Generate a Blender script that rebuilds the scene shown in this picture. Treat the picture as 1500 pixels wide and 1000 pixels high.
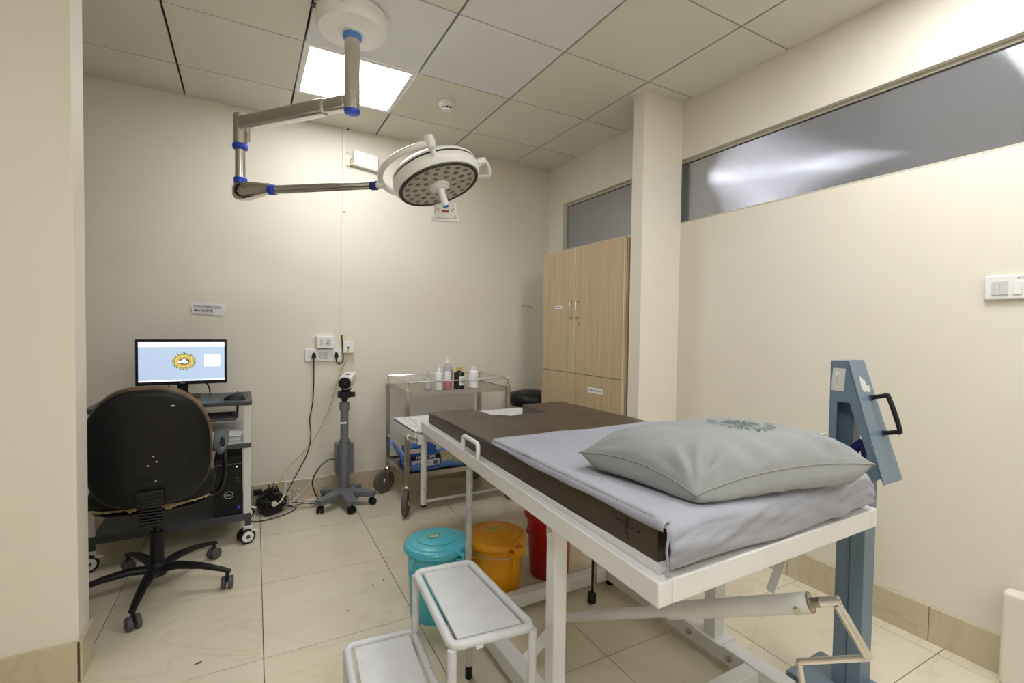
import bpy, bmesh, math, random
from mathutils import Vector, Matrix, noise
random.seed(7)
PI = math.pi
SC = bpy.context.scene
for o in list(bpy.data.objects):
    bpy.data.objects.remove(o)

# ------------------------------------------------------------------ camera
CAMZ = 1.26
cam_d = bpy.data.cameras.new('camera'); cam = bpy.data.objects.new('camera', cam_d)
SC.collection.objects.link(cam); SC.camera = cam
cam_d.sensor_width = 36; cam_d.lens = 36 * 699.3 / 1500; cam_d.clip_start = 0.02
yaw, roll, pitch = .5096, .014, -.0291
fwd = Vector((math.sin(yaw) * math.cos(pitch), math.cos(yaw) * math.cos(pitch), math.sin(pitch)))
right = Vector((math.cos(yaw), -math.sin(yaw), 0)); up = right.cross(fwd)
R_ = right * math.cos(roll) + up * math.sin(roll)
U_ = up * math.cos(roll) - right * math.sin(roll)
m3 = Matrix((R_, U_, -fwd)).transposed()
cam.matrix_world = Matrix.Translation((0, 0, CAMZ)) @ m3.to_4x4()

# ------------------------------------------------------------------ world, exposure
W = bpy.data.worlds.new('world'); SC.world = W; W.use_nodes = True
W.node_tree.nodes['Background'].inputs[0].default_value = (.9, .95, 1, 1)
W.node_tree.nodes['Background'].inputs[1].default_value = .3
SC.view_settings.view_transform = 'Standard'; SC.view_settings.look = 'None'
SC.view_settings.gamma = 1; SC.view_settings.use_curve_mapping = False
SC.view_settings.exposure = 0.0
PANEL_L = 24.0      # luminaires behind the viewer
PANEL_L0 = 18.0     # luminaire in view

# ------------------------------------------------------------------ materials
MATS = {}
def mat(name, col, rough=.5, metal=0, col2=None, scale=8, bump=0, bscale=60, emit=0, coat=0, spec=.5, stretch=(1, 1, 1), contrast=1, alpha=1, trans=0, rand=0, detail=3, sheen=0):
    m = bpy.data.materials.new(name); m.use_nodes = True; N = m.node_tree.nodes; L = m.node_tree.links
    b = N['Principled BSDF']; I = b.inputs
    I['Base Color'].default_value = (*col, 1); I['Roughness'].default_value = rough; I['Metallic'].default_value = metal
    I['Coat Weight'].default_value = coat; I['Specular IOR Level'].default_value = spec; I['Coat Roughness'].default_value = .08
    I['Transmission Weight'].default_value = trans; I['Alpha'].default_value = alpha
    if sheen: I['Sheen Weight'].default_value = sheen
    g = N.new('ShaderNodeNewGeometry'); mp = N.new('ShaderNodeMapping'); mp.inputs['Scale'].default_value = stretch
    L.new(g.outputs['Position'], mp.inputs[0]); vec = mp.outputs[0]
    oi = N.new('ShaderNodeObjectInfo')
    if rand:
        ad = N.new('ShaderNodeVectorMath'); ad.operation = 'SCALE'; ad.inputs[0].default_value = (7, 13, 5)
        L.new(oi.outputs['Random'], ad.inputs['Scale'])
        a2 = N.new('ShaderNodeVectorMath'); a2.operation = 'ADD'; L.new(vec, a2.inputs[0]); L.new(ad.outputs[0], a2.inputs[1]); vec = a2.outputs[0]
    if col2:
        n = N.new('ShaderNodeTexNoise'); n.inputs['Scale'].default_value = scale; n.inputs['Detail'].default_value = detail
        L.new(vec, n.inputs['Vector'])
        r = N.new('ShaderNodeMapRange'); r.inputs[1].default_value = .5 - .25 / contrast; r.inputs[2].default_value = .5 + .25 / contrast
        L.new(n.outputs['Fac'], r.inputs[0])
        x = N.new('ShaderNodeMix'); x.data_type = 'RGBA'; x.inputs[6].default_value = (*col, 1); x.inputs[7].default_value = (*col2, 1)
        L.new(r.outputs[0], x.inputs[0]); L.new(x.outputs[2], I['Base Color'])
    if bump:
        n2 = N.new('ShaderNodeTexNoise'); n2.inputs['Scale'].default_value = bscale; n2.inputs['Detail'].default_value = 3
        L.new(vec, n2.inputs['Vector'])
        bp = N.new('ShaderNodeBump'); bp.inputs['Strength'].default_value = bump; bp.inputs['Distance'].default_value = .01
        L.new(n2.outputs['Fac'], bp.inputs['Height']); L.new(bp.outputs[0], I['Normal'])
    if emit:
        I['Emission Color'].default_value = (*col, 1); I['Emission Strength'].default_value = emit
    MATS[name] = m
    return m

def srgb(r, g, b):
    f = lambda c: (c / 255 / 12.92) if c <= 10 else ((c / 255 + .055) / 1.055) ** 2.4
    return (f(r), f(g), f(b))

WALL = mat('cream wall paint', srgb(232, 227, 214), .55, col2=srgb(229, 223, 209), scale=2.5, bump=.04, bscale=90, spec=.35)
CTILE = mat('ceiling tile', srgb(226, 223, 211), .6, col2=srgb(221, 217, 203), scale=1.6, rand=1, bump=.03, bscale=150)
CTILE2 = mat('pale ceiling tile', srgb(229, 229, 231), .6, col2=srgb(225, 225, 227), scale=1.5)
CBASE = mat('dark ceiling joint', srgb(18, 17, 15), .9)
def floor_mat(name, c1, c2, c3):
    m = mat(name, c1, .17, col2=c2, scale=1.7, rand=1, stretch=(1, 2.2, 1), contrast=1.3, detail=5, spec=.45)
    N = m.node_tree.nodes; L = m.node_tree.links; b = N['Principled BSDF']
    mixn = [n for n in N if n.type == 'MIX'][0]
    # thin darker veins
    src = [n for n in N if n.type == 'TEX_NOISE'][0].inputs['Vector'].links[0].from_socket
    n = N.new('ShaderNodeTexNoise'); n.inputs['Scale'].default_value = 1.3; n.inputs['Detail'].default_value = 6; n.inputs['Distortion'].default_value = 1.2
    L.new(src, n.inputs['Vector'])
    s = N.new('ShaderNodeMath'); s.operation = 'SUBTRACT'; s.inputs[1].default_value = .5; L.new(n.outputs['Fac'], s.inputs[0])
    a = N.new('ShaderNodeMath'); a.operation = 'ABSOLUTE'; L.new(s.outputs[0], a.inputs[0])
    r = N.new('ShaderNodeMapRange'); r.inputs[1].default_value = 0; r.inputs[2].default_value = .022; r.inputs[3].default_value = .45; r.inputs[4].default_value = 0
    L.new(a.outputs[0], r.inputs[0])
    x = N.new('ShaderNodeMix'); x.data_type = 'RGBA'; x.inputs[7].default_value = (*c3, 1)
    L.new(r.outputs[0], x.inputs[0]); L.new(mixn.outputs[2], x.inputs[6]); L.new(x.outputs[2], b.inputs['Base Color'])
    return m
FTILE = floor_mat('polished beige floor tile', srgb(222, 214, 193), srgb(216, 207, 183), srgb(205, 192, 163))
BTILE = floor_mat('beige skirting tile', srgb(205, 194, 168), srgb(197, 184, 156), srgb(184, 168, 138))
GROUT = mat('grout', srgb(88, 74, 55), .8)
WHITEP = mat('white enamel paint', srgb(226, 227, 228), .32, col2=srgb(220, 221, 221), scale=6, coat=.2)
CHIPW = mat('chipped white enamel paint', srgb(212, 214, 218), .42, col2=srgb(204, 206, 209), scale=22, bump=.12, bscale=45)
def speck(m, thr=.70, sc=38, col=(.05, .04, .035)):
    N = m.node_tree.nodes; L = m.node_tree.links; b = N['Principled BSDF']
    old = b.inputs['Base Color'].links[0].from_socket
    g = N.new('ShaderNodeNewGeometry'); n = N.new('ShaderNodeTexNoise'); n.inputs['Scale'].default_value = sc; n.inputs['Detail'].default_value = 2
    L.new(g.outputs['Position'], n.inputs['Vector'])
    r = N.new('ShaderNodeMapRange'); r.inputs[1].default_value = thr; r.inputs[2].default_value = thr + .02; L.new(n.outputs['Fac'], r.inputs[0])
    x = N.new('ShaderNodeMix'); x.data_type = 'RGBA'; x.inputs[7].default_value = (*col, 1)
    L.new(r.outputs[0], x.inputs[0]); L.new(old, x.inputs[6]); L.new(x.outputs[2], b.inputs['Base Color'])
speck(CHIPW, .715, 85, srgb(130, 122, 114)); speck(WHITEP, .765, 26, srgb(70, 62, 56))
GREYW = mat('grey chipped tube', srgb(186, 188, 190), .38, col2=srgb(160, 162, 164), scale=40, contrast=1.5, metal=.1)
CHROME = mat('chrome', (.72, .70, .67), .13, 1)
SATIN = mat('satin steel tube', (.66, .64, .60), .24, 1)
STEEL = mat('brushed steel', (.50, .475, .43), .3, 1, bump=.05, bscale=120)
RUST = mat('rusty steel', srgb(120, 92, 68), .5, .5, col2=srgb(165, 150, 130), scale=30, contrast=2)
BLUEP = mat('blue plastic ring', srgb(40, 70, 200), .35)
BLUEL = mat('pale blue plastic ring', srgb(90, 140, 215), .35)
NAVY = mat('dark blue plastic', srgb(40, 44, 110), .4)
LAMPW = mat('lamp white plastic', srgb(236, 236, 232), .3)
MOUNTW = mat('mount white plastic', srgb(242, 242, 238), .35)
DARKRING = mat('dark rubber seal', srgb(52, 48, 42), .5)
LENS = mat('lamp lens cover', srgb(196, 190, 178), .25, col2=srgb(182, 176, 162), scale=30)
LED = mat('led lens', srgb(128, 124, 114), .3, col2=srgb(90, 86, 78), scale=160, contrast=2)
DIFF = mat('light diffuser', (.985, .985, 1), .5, emit=PANEL_L)
DIFF0 = mat('light diffuser in view', (.985, .985, 1), .5, emit=PANEL_L0)
FRAMEW = mat('light frame', srgb(235, 235, 230), .4)
VINYL = mat('dark brown vinyl', srgb(70, 57, 47), .36, col2=srgb(62, 50, 42), scale=5, bump=.15, bscale=9, spec=.4)
VINYLS = mat('dark brown vinyl side', srgb(56, 46, 42), .4, spec=.4, bump=.1, bscale=10)
SHEET = mat('lavender grey cotton', srgb(164, 167, 178), .85, col2=srgb(156, 159, 170), scale=7, bump=.25, bscale=14, spec=.15, sheen=.1)
PILLOW = mat('grey cotton', srgb(150, 153, 154), .85, col2=srgb(141, 144, 144), scale=6, bump=.6, bscale=10, spec=.15, sheen=.1)
PRINT = mat('grey green print', srgb(88, 108, 98), .85)
PRINTL = mat('pale green print', srgb(170, 184, 176), .85)
SEAM = mat('grey seam', srgb(140, 141, 137), .9)
GBLUE = mat('slate blue enamel', srgb(108, 128, 146), .36, col2=srgb(102, 122, 139), scale=4, coat=.15)
GBLUED = mat('slate blue enamel edge', srgb(60, 80, 96), .5)
BLACK = mat('black plastic', srgb(22, 22, 25), .45, spec=.35)
BLACKS = mat('black satin shell', srgb(17, 17, 19), .45, col2=srgb(22, 22, 24), scale=6, spec=.3, bump=.06, bscale=40)
BLACKF = mat('black fabric', srgb(26, 26, 28), .9)
TAN = mat('worn tan leatherette', srgb(122, 92, 56), .6, col2=srgb(70, 54, 38), scale=14, contrast=1.6)
FOAM = mat('exposed foam', srgb(176, 160, 124), .95, col2=srgb(150, 132, 98), scale=40)
DGREY = mat('dark grey laminate', srgb(70, 74, 80), .42, col2=srgb(64, 68, 74), scale=10)
GREYPOST = mat('pale grey metal', srgb(222, 222, 220), .4)
STANDG = mat('grey powder coat', srgb(116, 119, 126), .42, col2=srgb(108, 111, 118), scale=12)
STANDG2 = mat('dark grey wheel', srgb(80, 80, 82), .6)
SCREEN = mat('lit screen', srgb(182, 202, 228), .3, emit=.74)
SCREENW = mat('lit white screen', srgb(244, 246, 252), .3, emit=.9)
SC_G = mat('screen green', srgb(60, 100, 78), .3, emit=.6)
SC_Y = mat('screen yellow', srgb(214, 200, 110), .3, emit=.7)
SC_O = mat('screen orange', srgb(214, 160, 96), .3, emit=.7)
SC_D = mat('screen grey', srgb(110, 116, 122), .3, emit=.5)
TEAL = mat('teal plastic', srgb(74, 176, 196), .3, spec=.5, coat=.1, col2=srgb(80, 184, 202), scale=6)
YELLOW = mat('orange yellow plastic', srgb(240, 166, 22), .32, col2=srgb(235, 158, 14), scale=6)
RED = mat('dark red plastic', srgb(180, 26, 22), .32, col2=srgb(165, 18, 18), scale=6)
STICKG = mat('green sticker', srgb(70, 138, 96), .5)
STICKY = mat('yellow green sticker', srgb(214, 206, 60), .5)
WOOD = mat('oak laminate', srgb(204, 184, 150), .45, col2=srgb(182, 158, 122), scale=7, stretch=(6, 6, .22), contrast=.9, detail=6, rand=0)
WOODE = mat('pale edge band', srgb(226, 216, 184), .5)
WOODG = mat('cabinet gap shade', srgb(60, 48, 36), .8)
GLASS = mat('frosted grey window pane', srgb(172, 175, 186), .05, metal=.72, spec=1.0, coat=.6)
ALU = mat('beige aluminium', srgb(196, 192, 176), .4)
PAPER = mat('paper', srgb(241, 241, 245), .8, col2=srgb(231, 231, 236), scale=30)
INK = mat('black ink', srgb(40, 40, 48), .8)
INKG = mat('grey ink', srgb(120, 120, 124), .8)
SWW = mat('white switch plastic', srgb(236, 236, 234), .35)
SWG = mat('grey switch rocker', srgb(208, 208, 206), .35)
YCAB = mat('yellow cable', srgb(206, 192, 92), .5)
WCAB = mat('white cable', srgb(204, 204, 190), .5)
BCAB = mat('black cable', srgb(24, 24, 26), .45)
BLUES = mat('blue plastic sheeting', srgb(92, 138, 226), .35, col2=srgb(112, 158, 236), scale=9, bump=.5, bscale=16)
BOXB = mat('blue carton', srgb(52, 100, 190), .5)
BOXY = mat('yellow carton', srgb(226, 216, 148), .6)
WBOT = mat('white plastic bottle', srgb(234, 236, 240), .35)
TBOT = mat('translucent bottle', srgb(222, 226, 226), .25, trans=.55)
PINK = mat('pink liquid bottle', srgb(226, 142, 152), .25, trans=.25)
DBOT = mat('dark brown bottle', srgb(26, 18, 16), .2)
YCAP = mat('yellow cap', srgb(206, 176, 40), .4)
RUBBER = mat('grey rubber tyre', srgb(108, 103, 96), .75, col2=srgb(92, 88, 82), scale=20)
DISP = mat('red display', srgb(170, 60, 60), .3)
CHIPB = mat('brown debris', srgb(96, 78, 54), .8)

def glass_bump():
    # fine moulded ribs in both directions (analytic normals of crossed sine ribs)
    N = GLASS.node_tree.nodes; L = GLASS.node_tree.links; b = N['Principled BSDF']
    g = N.new('ShaderNodeNewGeometry'); s = N.new('ShaderNodeSeparateXYZ'); L.new(g.outputs['Position'], s.inputs[0])
    cb = N.new('ShaderNodeCombineXYZ'); cb.inputs[0].default_value = -1
    def M(op, a, v=None, b=None):
        n = N.new('ShaderNodeMath'); n.operation = op; L.new(a, n.inputs[0])
        if b is not None: L.new(b, n.inputs[1])
        elif v is not None: n.inputs[1].default_value = v
        return n.outputs[0]
    ky, kz = M('MULTIPLY', s.outputs[1], 1400), M('MULTIPLY', s.outputs[2], 1400)
    gy = M('MULTIPLY', M('COSINE', ky), b=M('SINE', kz)); gz = M('MULTIPLY', M('SINE', ky), b=M('COSINE', kz))
    for k, q, A, off in ((1, gy, .15, .012), (2, gz, .17, -.028)):
        v = M('MULTIPLY', M('SIGN', q), b=M('POWER', M('ABSOLUTE', q), 1.5))
        L.new(M('ADD', M('MULTIPLY', v, A), off), cb.inputs[k])
    nm = N.new('ShaderNodeVectorMath'); nm.operation = 'NORMALIZE'; L.new(cb.outputs[0], nm.inputs[0])
    L.new(nm.outputs[0], b.inputs['Normal']); L.new(nm.outputs[0], b.inputs['Coat Normal'])
glass_bump()

# ------------------------------------------------------------------ mesh helpers
ORIG = {}
def link(o): SC.collection.objects.link(o); return o
def thing(name, label, cat, loc, group=None):
    o = bpy.data.objects.new(name, None); o.empty_display_size = .05; link(o); o.location = loc
    o['label'] = label; o['category'] = cat
    if group: o['group'] = group
    ORIG[o.name] = Vector(loc)
    return o
def tag(o, label, cat, group=None, kind=None):
    o['label'] = label; o['category'] = cat
    if group: o['group'] = group
    if kind: o['kind'] = kind
    return o
class MB:
    def __init__(s): s.v = []; s.f = []
    def add(s, vs, fs):
        n = len(s.v); s.v += [Vector(v) for v in vs]; s.f += [tuple(i + n for i in f) for f in fs]; return s
    def box(s, x0, x1, y0, y1, z0, z1):
        return s.add([(x0, y0, z0), (x1, y0, z0), (x1, y1, z0), (x0, y1, z0), (x0, y0, z1), (x1, y0, z1), (x1, y1, z1), (x0, y1, z1)],
                     [(0, 3, 2, 1), (4, 5, 6, 7), (0, 1, 5, 4), (1, 2, 6, 5), (2, 3, 7, 6), (3, 0, 4, 7)])
    def obox(s, c, ax, ay, az, hx, hy, hz):
        c = Vector(c); ax = Vector(ax).normalized() * hx; ay = Vector(ay).normalized() * hy; az = Vector(az).normalized() * hz
        return s.add([c - ax - ay - az, c + ax - ay - az, c + ax + ay - az, c - ax + ay - az, c - ax - ay + az, c + ax - ay + az, c + ax + ay + az, c - ax + ay + az],
                     [(0, 3, 2, 1), (4, 5, 6, 7), (0, 1, 5, 4), (1, 2, 6, 5), (2, 3, 7, 6), (3, 0, 4, 7)])
    def bar(s, p0, p1, w, h, upv=(0, 0, 1)):
        p0 = Vector(p0); p1 = Vector(p1); d = p1 - p0; n = d.normalized(); u = Vector(upv); sd = n.cross(u)
        if sd.length < 1e-4: sd = n.cross(Vector((0, 1, 0)))
        sd.normalize(); u = sd.cross(n)
        return s.obox((p0 + p1) / 2, n, sd, u, d.length / 2, w / 2, h / 2)
    def rings(s, rs, capa=True, capb=True):
        n = len(s.v); k = len(rs[0])
        for r in rs: s.v += [Vector(p) for p in r]
        for i in range(len(rs) - 1):
            for j in range(k):
                a = n + i * k + j; b = n + i * k + (j + 1) % k; s.f.append((a, b, b + k, a + k))
        if capa: s.f.append(tuple(n + j for j in reversed(range(k))))
        if capb: s.f.append(tuple(n + (len(rs) - 1) * k + j for j in range(k)))
        return s
    def cyl(s, p0, p1, r0, r1=None, n=20):
        return s.lathe(p0, Vector(p1) - Vector(p0), [(r0, 0), (r0 if r1 is None else r1, (Vector(p1) - Vector(p0)).length)], n)
    def lathe(s, c, axis, prof, n=28, capa=True, capb=True, sx=1, sy=1):
        c = Vector(c); a = Vector(axis).normalized(); t = Vector((0, 0, 1)) if abs(a.z) < .9 else Vector((1, 0, 0))
        e1 = (t - a * t.dot(a)).normalized(); e2 = a.cross(e1)
        return s.rings([[c + a * h + e1 * (r * sx * math.cos(2 * PI * j / n)) + e2 * (r * sy * math.sin(2 * PI * j / n)) for j in range(n)] for r, h in prof], capa, capb)
    def tube(s, pts, r, n=10, closed=False, smooth=0):
        pts = [Vector(p) for p in pts]
        if smooth: pts = catmull(pts, smooth, closed)
        rs = []; prev = None; N_ = len(pts)
        for i, p in enumerate(pts):
            if closed: d = pts[(i + 1) % N_] - pts[i - 1]
            else: d = pts[min(i + 1, N_ - 1)] - pts[max(i - 1, 0)]
            d.normalize()
            if prev is None:
                t = Vector((0, 0, 1)) if abs(d.z) < .9 else Vector((1, 0, 0)); e1 = (t - d * t.dot(d)).normalized()
            else:
                e1 = (prev - d * prev.dot(d)).normalized()
            prev = e1; e2 = d.cross(e1)
            rr = r[i] if isinstance(r, (list, tuple)) else r
            rs.append([p + e1 * rr * math.cos(2 * PI * j / n) + e2 * rr * math.sin(2 * PI * j / n) for j in range(n)])
        if closed: rs.append(rs[0]); return s.rings(rs, False, False)
        return s.rings(rs)
    def prism(s, poly, ax, ay, c, az, th):   # poly in (a,b) coordinates, extruded by th along az from c
        c = Vector(c); ax = Vector(ax); ay = Vector(ay); az = Vector(az).normalized(); k = len(poly)
        a = [c + ax * p[0] + ay * p[1] for p in poly]
        return s.add(a + [p + az * th for p in a], [tuple(reversed(range(k))), tuple(range(k, 2 * k))] + [(i, (i + 1) % k, (i + 1) % k + k, i + k) for i in range(k)])
    def build(s, name, m, parent=None, loc=None, smooth=35, bevel=0, seg=2, sub=0):
        if parent is not None:
            root = parent
            while root.parent: root = root.parent
            off = Vector(root.location)
        else:
            if loc is None:
                xs = [v.x for v in s.v]; ys = [v.y for v in s.v]; zs = [v.z for v in s.v]
                loc = ((min(xs) + max(xs)) / 2, (min(ys) + max(ys)) / 2, min(zs))
            off = Vector(loc)
        me = bpy.data.meshes.new(name); me.from_pydata([tuple(v - off) for v in s.v], [], s.f); me.update()
        bm = bmesh.new(); bm.from_mesh(me); bmesh.ops.recalc_face_normals(bm, faces=bm.faces); bm.to_mesh(me); bm.free()
        me.materials.append(m)
        if smooth:
            me.polygons.foreach_set('use_smooth', [True] * len(me.polygons)); me.set_sharp_from_angle(angle=math.radians(smooth))
        o = bpy.data.objects.new(name, me); link(o)
        if parent is not None: o.parent = parent
        else: o.location = off
        if bevel:
            b = o.modifiers.new('b', 'BEVEL'); b.width = bevel; b.segments = seg; b.limit_method = 'ANGLE'; b.angle_limit = math.radians(40)
        if sub:
            b = o.modifiers.new('s', 'SUBSURF'); b.levels = sub; b.render_levels = sub
        return o
def catmull(p, k, closed=False):
    out = []; n = len(p)
    for i in range(n if closed else n - 1):
        if closed: a, b, c, d = p[i - 1], p[i], p[(i + 1) % n], p[(i + 2) % n]
        else: a, b, c, d = p[max(i - 1, 0)], p[i], p[i + 1], p[min(i + 2, n - 1)]
        for j in range(k):
            t = j / k
            out.append(.5 * ((2 * b) + (c - a) * t + (2 * a - 5 * b + 4 * c - d) * t * t + (3 * b - a - 3 * c + d) * t ** 3))
    if not closed: out.append(p[-1])
    return out
def text(txt, name, m, parent, c, ax, ay, size, depth=.0006, align='CENTER', sx=1, bold=0):
    cu = bpy.data.curves.new('t', 'FONT'); cu.body = txt; cu.size = size; cu.align_x = align; cu.align_y = 'CENTER'; cu.extrude = depth; cu.offset = bold; cu.resolution_u = 2
    o = bpy.data.objects.new('t', cu); link(o)
    bpy.context.view_layer.update()
    me = bpy.data.meshes.new_from_object(o); bpy.data.objects.remove(o); bpy.data.curves.remove(cu)
    c = Vector(c); ax = Vector(ax).normalized(); ay = Vector(ay).normalized(); az = ax.cross(ay)
    root = parent
    while root.parent: root = root.parent
    for v in me.vertices: v.co = c + ax * v.co.x * sx + ay * v.co.y + az * v.co.z - Vector(root.location)
    me.materials.clear(); me.materials.append(m); me.name = name
    o = bpy.data.objects.new(name, me); link(o); o.parent = parent
    return o
def struct(o, kind='structure'): o['kind'] = kind; return o
def clip(poly, x0, x1, y0, y1):
    def cut(P, f, ins):
        out = []
        for i in range(len(P)):
            a, b = P[i - 1], P[i]; fa, fb = f(a), f(b)
            if (fa >= 0) != (fb >= 0):
                t = fa / (fa - fb); out.append((a[0] + (b[0] - a[0]) * t, a[1] + (b[1] - a[1]) * t))
            if fb >= 0: out.append(b)
        return out
    for f in (lambda p: p[0] - x0, lambda p: x1 - p[0], lambda p: p[1] - y0, lambda p: y1 - p[1]):
        if poly: poly = cut(poly, f, 0)
    return poly
def area(P): return abs(sum(P[i - 1][0] * P[i][1] - P[i][0] * P[i - 1][1] for i in range(len(P)))) / 2
AX, AY, AZ = Vector((1, 0, 0)), Vector((0, 1, 0)), Vector((0, 0, 1))

# ------------------------------------------------------------------ room shell
XL, XR, YB, YF, ZC = -1.75, 2.45, 3.725, -1.9, 2.71
fl = MB().box(XL - .1, XR + .1, YF - .1, YB + .1, -.12, -.006).build('floor', GROUT, smooth=0); struct(fl)
fs = .5832; fa = -.0154
for i in range(-5, 6):
    for j in range(-9, 5):
        g = .0016
        P = []
        for a, b in ((0, 0), (1, 0), (1, 1), (0, 1)):
            X = fs * (i + a) + (g if a == 0 else -g); Y = fs * (j + b) + (g if b == 0 else -g)
            P.append((.0671 + X - fa * Y, 2.5707 + Y + fa * X))
        P = clip(P, XL, XR, YF, YB)
        if len(P) >= 3 and area(P) > .002:
            MB().prism(P, AX, AY, (0, 0, -.006), AZ, .006).build('floor_tile', FTILE, fl, smooth=0)
ce = MB().box(XL - .1, XR + .1, YF - .1, YB + .1, ZC + .026, ZC + .12).build('ceiling', CBASE, smooth=0); struct(ce)
LIGHTS = [(0, 0), (2, -4), (-1, -5), (1, -7)]     # (column, row) of the luminaires; row 0 is y 2.70..3.30
PALE = {(0, -1), (1, -1), (1, -2), (-1, -2)}
for i in range(-4, 5):
    for j in range(-9, 3):
        x0, x1 = .2678 + .6 * i, .2678 + .6 * (i + 1); y0, y1 = 2.7014 + .6 * j, 2.7014 + .6 * (j + 1)
        if (i, j) in LIGHTS: continue
        x0, x1 = x0 + .0058, x1 - .0058; y0, y1 = y0 + .0042, y1 - .0042
        x0 = max(x0, XL); x1 = min(x1, XR); y0 = max(y0, YF); y1 = min(y1, YB)
        if x1 - x0 < .02 or y1 - y0 < .02: continue
        if (i, j) == (3, -1) or (i, j) == (3, 0):
            pass
        MB().box(x0, x1, y0, y1, ZC, ZC + .024).build('ceiling_tile', CTILE2 if (i, j) in PALE else CTILE, ce, smooth=0)
# walls
wb = MB().box(XL - .1, XR + .2, YB, YB + .1, 0, ZC + .05).build('wall_back', WALL, smooth=0); struct(wb)
wf = MB().box(XL - .1, XR + .2, YF - .1, YF, 0, ZC + .05).build('wall_front', WALL, smooth=0); struct(wf)
wl = MB().box(XL - .1, XL, YF, YB, 0, ZC + .05).build('wall_left', WALL, smooth=0); struct(wl)
ZW0, ZW1 = 1.945, 2.352
W1a, W1b, W2a, W2b = 2.255, 3.494, -.7, 2.235
m = MB()
m.box(XR, XR + .14, YF, YB, 0, ZW0).box(XR, XR + .14, YF, YB, ZW1, ZC + .05)
m.box(XR, XR + .14, YF, W2a, ZW0, ZW1).box(XR, XR + .14, W2b, W1a, ZW0, ZW1).box(XR, XR + .14, W1b, YB, ZW0, ZW1)
wr = m.build('wall_right', WALL, smooth=0); struct(wr)
# pier on the left, front face parallel to the back wall
pr = MB().box(XL, -.512, 2.165, 2.30, 0, ZC + .02).build('wall_pier', WALL, smooth=0, bevel=.004); struct(pr)
# column
co = MB().box(2.117, XR, 2.178, 2.277, 0, ZC + .008).build('wall_column', WALL, smooth=0, bevel=.003); struct(co)
# skirting tiles
def skirt(name, x0, y0, x1, y1, nx, ny, off=0, h=.145, t=.012):
    base = MB(); L = math.hypot(x1 - x0, y1 - y0); d = ((x1 - x0) / L, (y1 - y0) / L)
    base.prism([(0, 0), (L, 0), (L, t * .5), (0, t * .5)], (d[0], d[1], 0), (nx, ny, 0), (x0, y0, .001), AZ, h - .002)
    b = base.build(name, GROUT, smooth=0); struct(b)
    p = off - fs if off > 0 else 0
    a = p
    while a < L:
        s0 = max(a, 0); s1 = min(a + fs, L)
        if s1 - s0 > .02:
            MB().prism([(s0 + .001, 0), (s1 - .001, 0), (s1 - .001, t), (s0 + .001, t)], (d[0], d[1], 0), (nx, ny, 0), (x0, y0, 0), AZ, h).build('skirting_tile', BTILE, b, smooth=0, bevel=.0012, seg=1)
        a += fs
    return b
skirt('baseboard_back', XL, YB, XR, YB, 0, -1, off=.08)
skirt('baseboard_right', XR, .837 - 4 * fs, XR, 2.178, -1, 0)
skirt('baseboard_right_far', XR, 2.277, XR, YB, -1, 0)
skirt('baseboard_pier', XL, 2.165, -.512, 2.165, 0, -1, off=.3)
skirt('baseboard_pier_end', -.512, 2.153, -.512, 2.30, 1, 0)
skirt('baseboard_column', 2.117, 2.178, XR, 2.178, 0, -1)
skirt('baseboard_column_end', 2.117, 2.166, 2.117, 2.277, -1, 0)
skirt('baseboard_left', XL, YF, XL, YB, 1, 0)
# windows: recessed clerestory strips with frosted panes
def window(name, y0, y1, bars=()):
    f = MB(); t = .018; xf = XR + .030
    f.box(xf, xf + .03, y0, y1, ZW0, ZW0 + t).box(xf, xf + .03, y0, y1, ZW1 - t, ZW1)
    f.box(xf, xf + .03, y0, y0 + t, ZW0 + t, ZW1 - t).box(xf, xf + .03, y1 - t, y1, ZW0 + t, ZW1 - t)
    fr = f.build(name, ALU, smooth=0, bevel=.002); struct(fr)
    ed = list(bars)
    pts = [y0 + t] + ed + [y1 - t]
    for a, b in zip(pts[:-1], pts[1:]):
        MB().box(xf + .008, xf + .014, a + .0005, b - .0005, ZW0 + t, ZW1 - t).build('pane', GLASS, fr, smooth=0)
    g = MB().box(xf + .006, xf + .0079, y0 + t, y1 - t, ZW1 - t - .006, ZW1 - t).build('gasket', DARKRING, fr, smooth=0)
    # head and sill lining
    MB().box(XR + .001, xf, y0, y1, ZW0, ZW0 + .003).build('sill', ALU, fr, smooth=0)
    return fr
window('window_1', W1a, W1b); window('window_2', W2a, W2b)
MB().box(XR + .13, XR + .139, YF, YB, ZW0 - .05, ZW1 + .05).build('trim_1', CBASE, smooth=0)['kind'] = 'structure'

# ------------------------------------------------------------------ luminaires
LBL = {0: 'glowing square ceiling panel light beside the surgical lamp mount', 1: 'square ceiling panel light nearest the right wall, just above the frame',
       2: 'square ceiling panel light left of and behind the viewer', 3: 'square ceiling panel light nearest the front wall'}
for k, (i, j) in enumerate(LIGHTS):
    x0, x1 = .2678 + .6 * i + .004, .2678 + .6 * (i + 1) - .004; y0, y1 = 2.7014 + .6 * j + .003, 2.7014 + .6 * (j + 1) - .003
    t = thing('ceiling_light', LBL[k], 'light', ((x0 + x1) / 2, (y0 + y1) / 2, ZC), 'square ceiling panel lights')
    w = .026
    MB().box(x0, x1, y0, y0 + w, ZC - .003, ZC + .009).box(x0, x1, y1 - w, y1, ZC - .003, ZC + .009).box(x0, x0 + w, y0 + w, y1 - w, ZC - .003, ZC + .009).box(x1 - w, x1, y0 + w, y1 - w, ZC - .003, ZC + .009).build('frame', FRAMEW, t, smooth=0)
    MB().box(x0 + w, x1 - w, y0 + w, y1 - w, ZC + .001, ZC + .006).build('diffuser', DIFF0 if k == 0 else DIFF, t, smooth=0)

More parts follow.
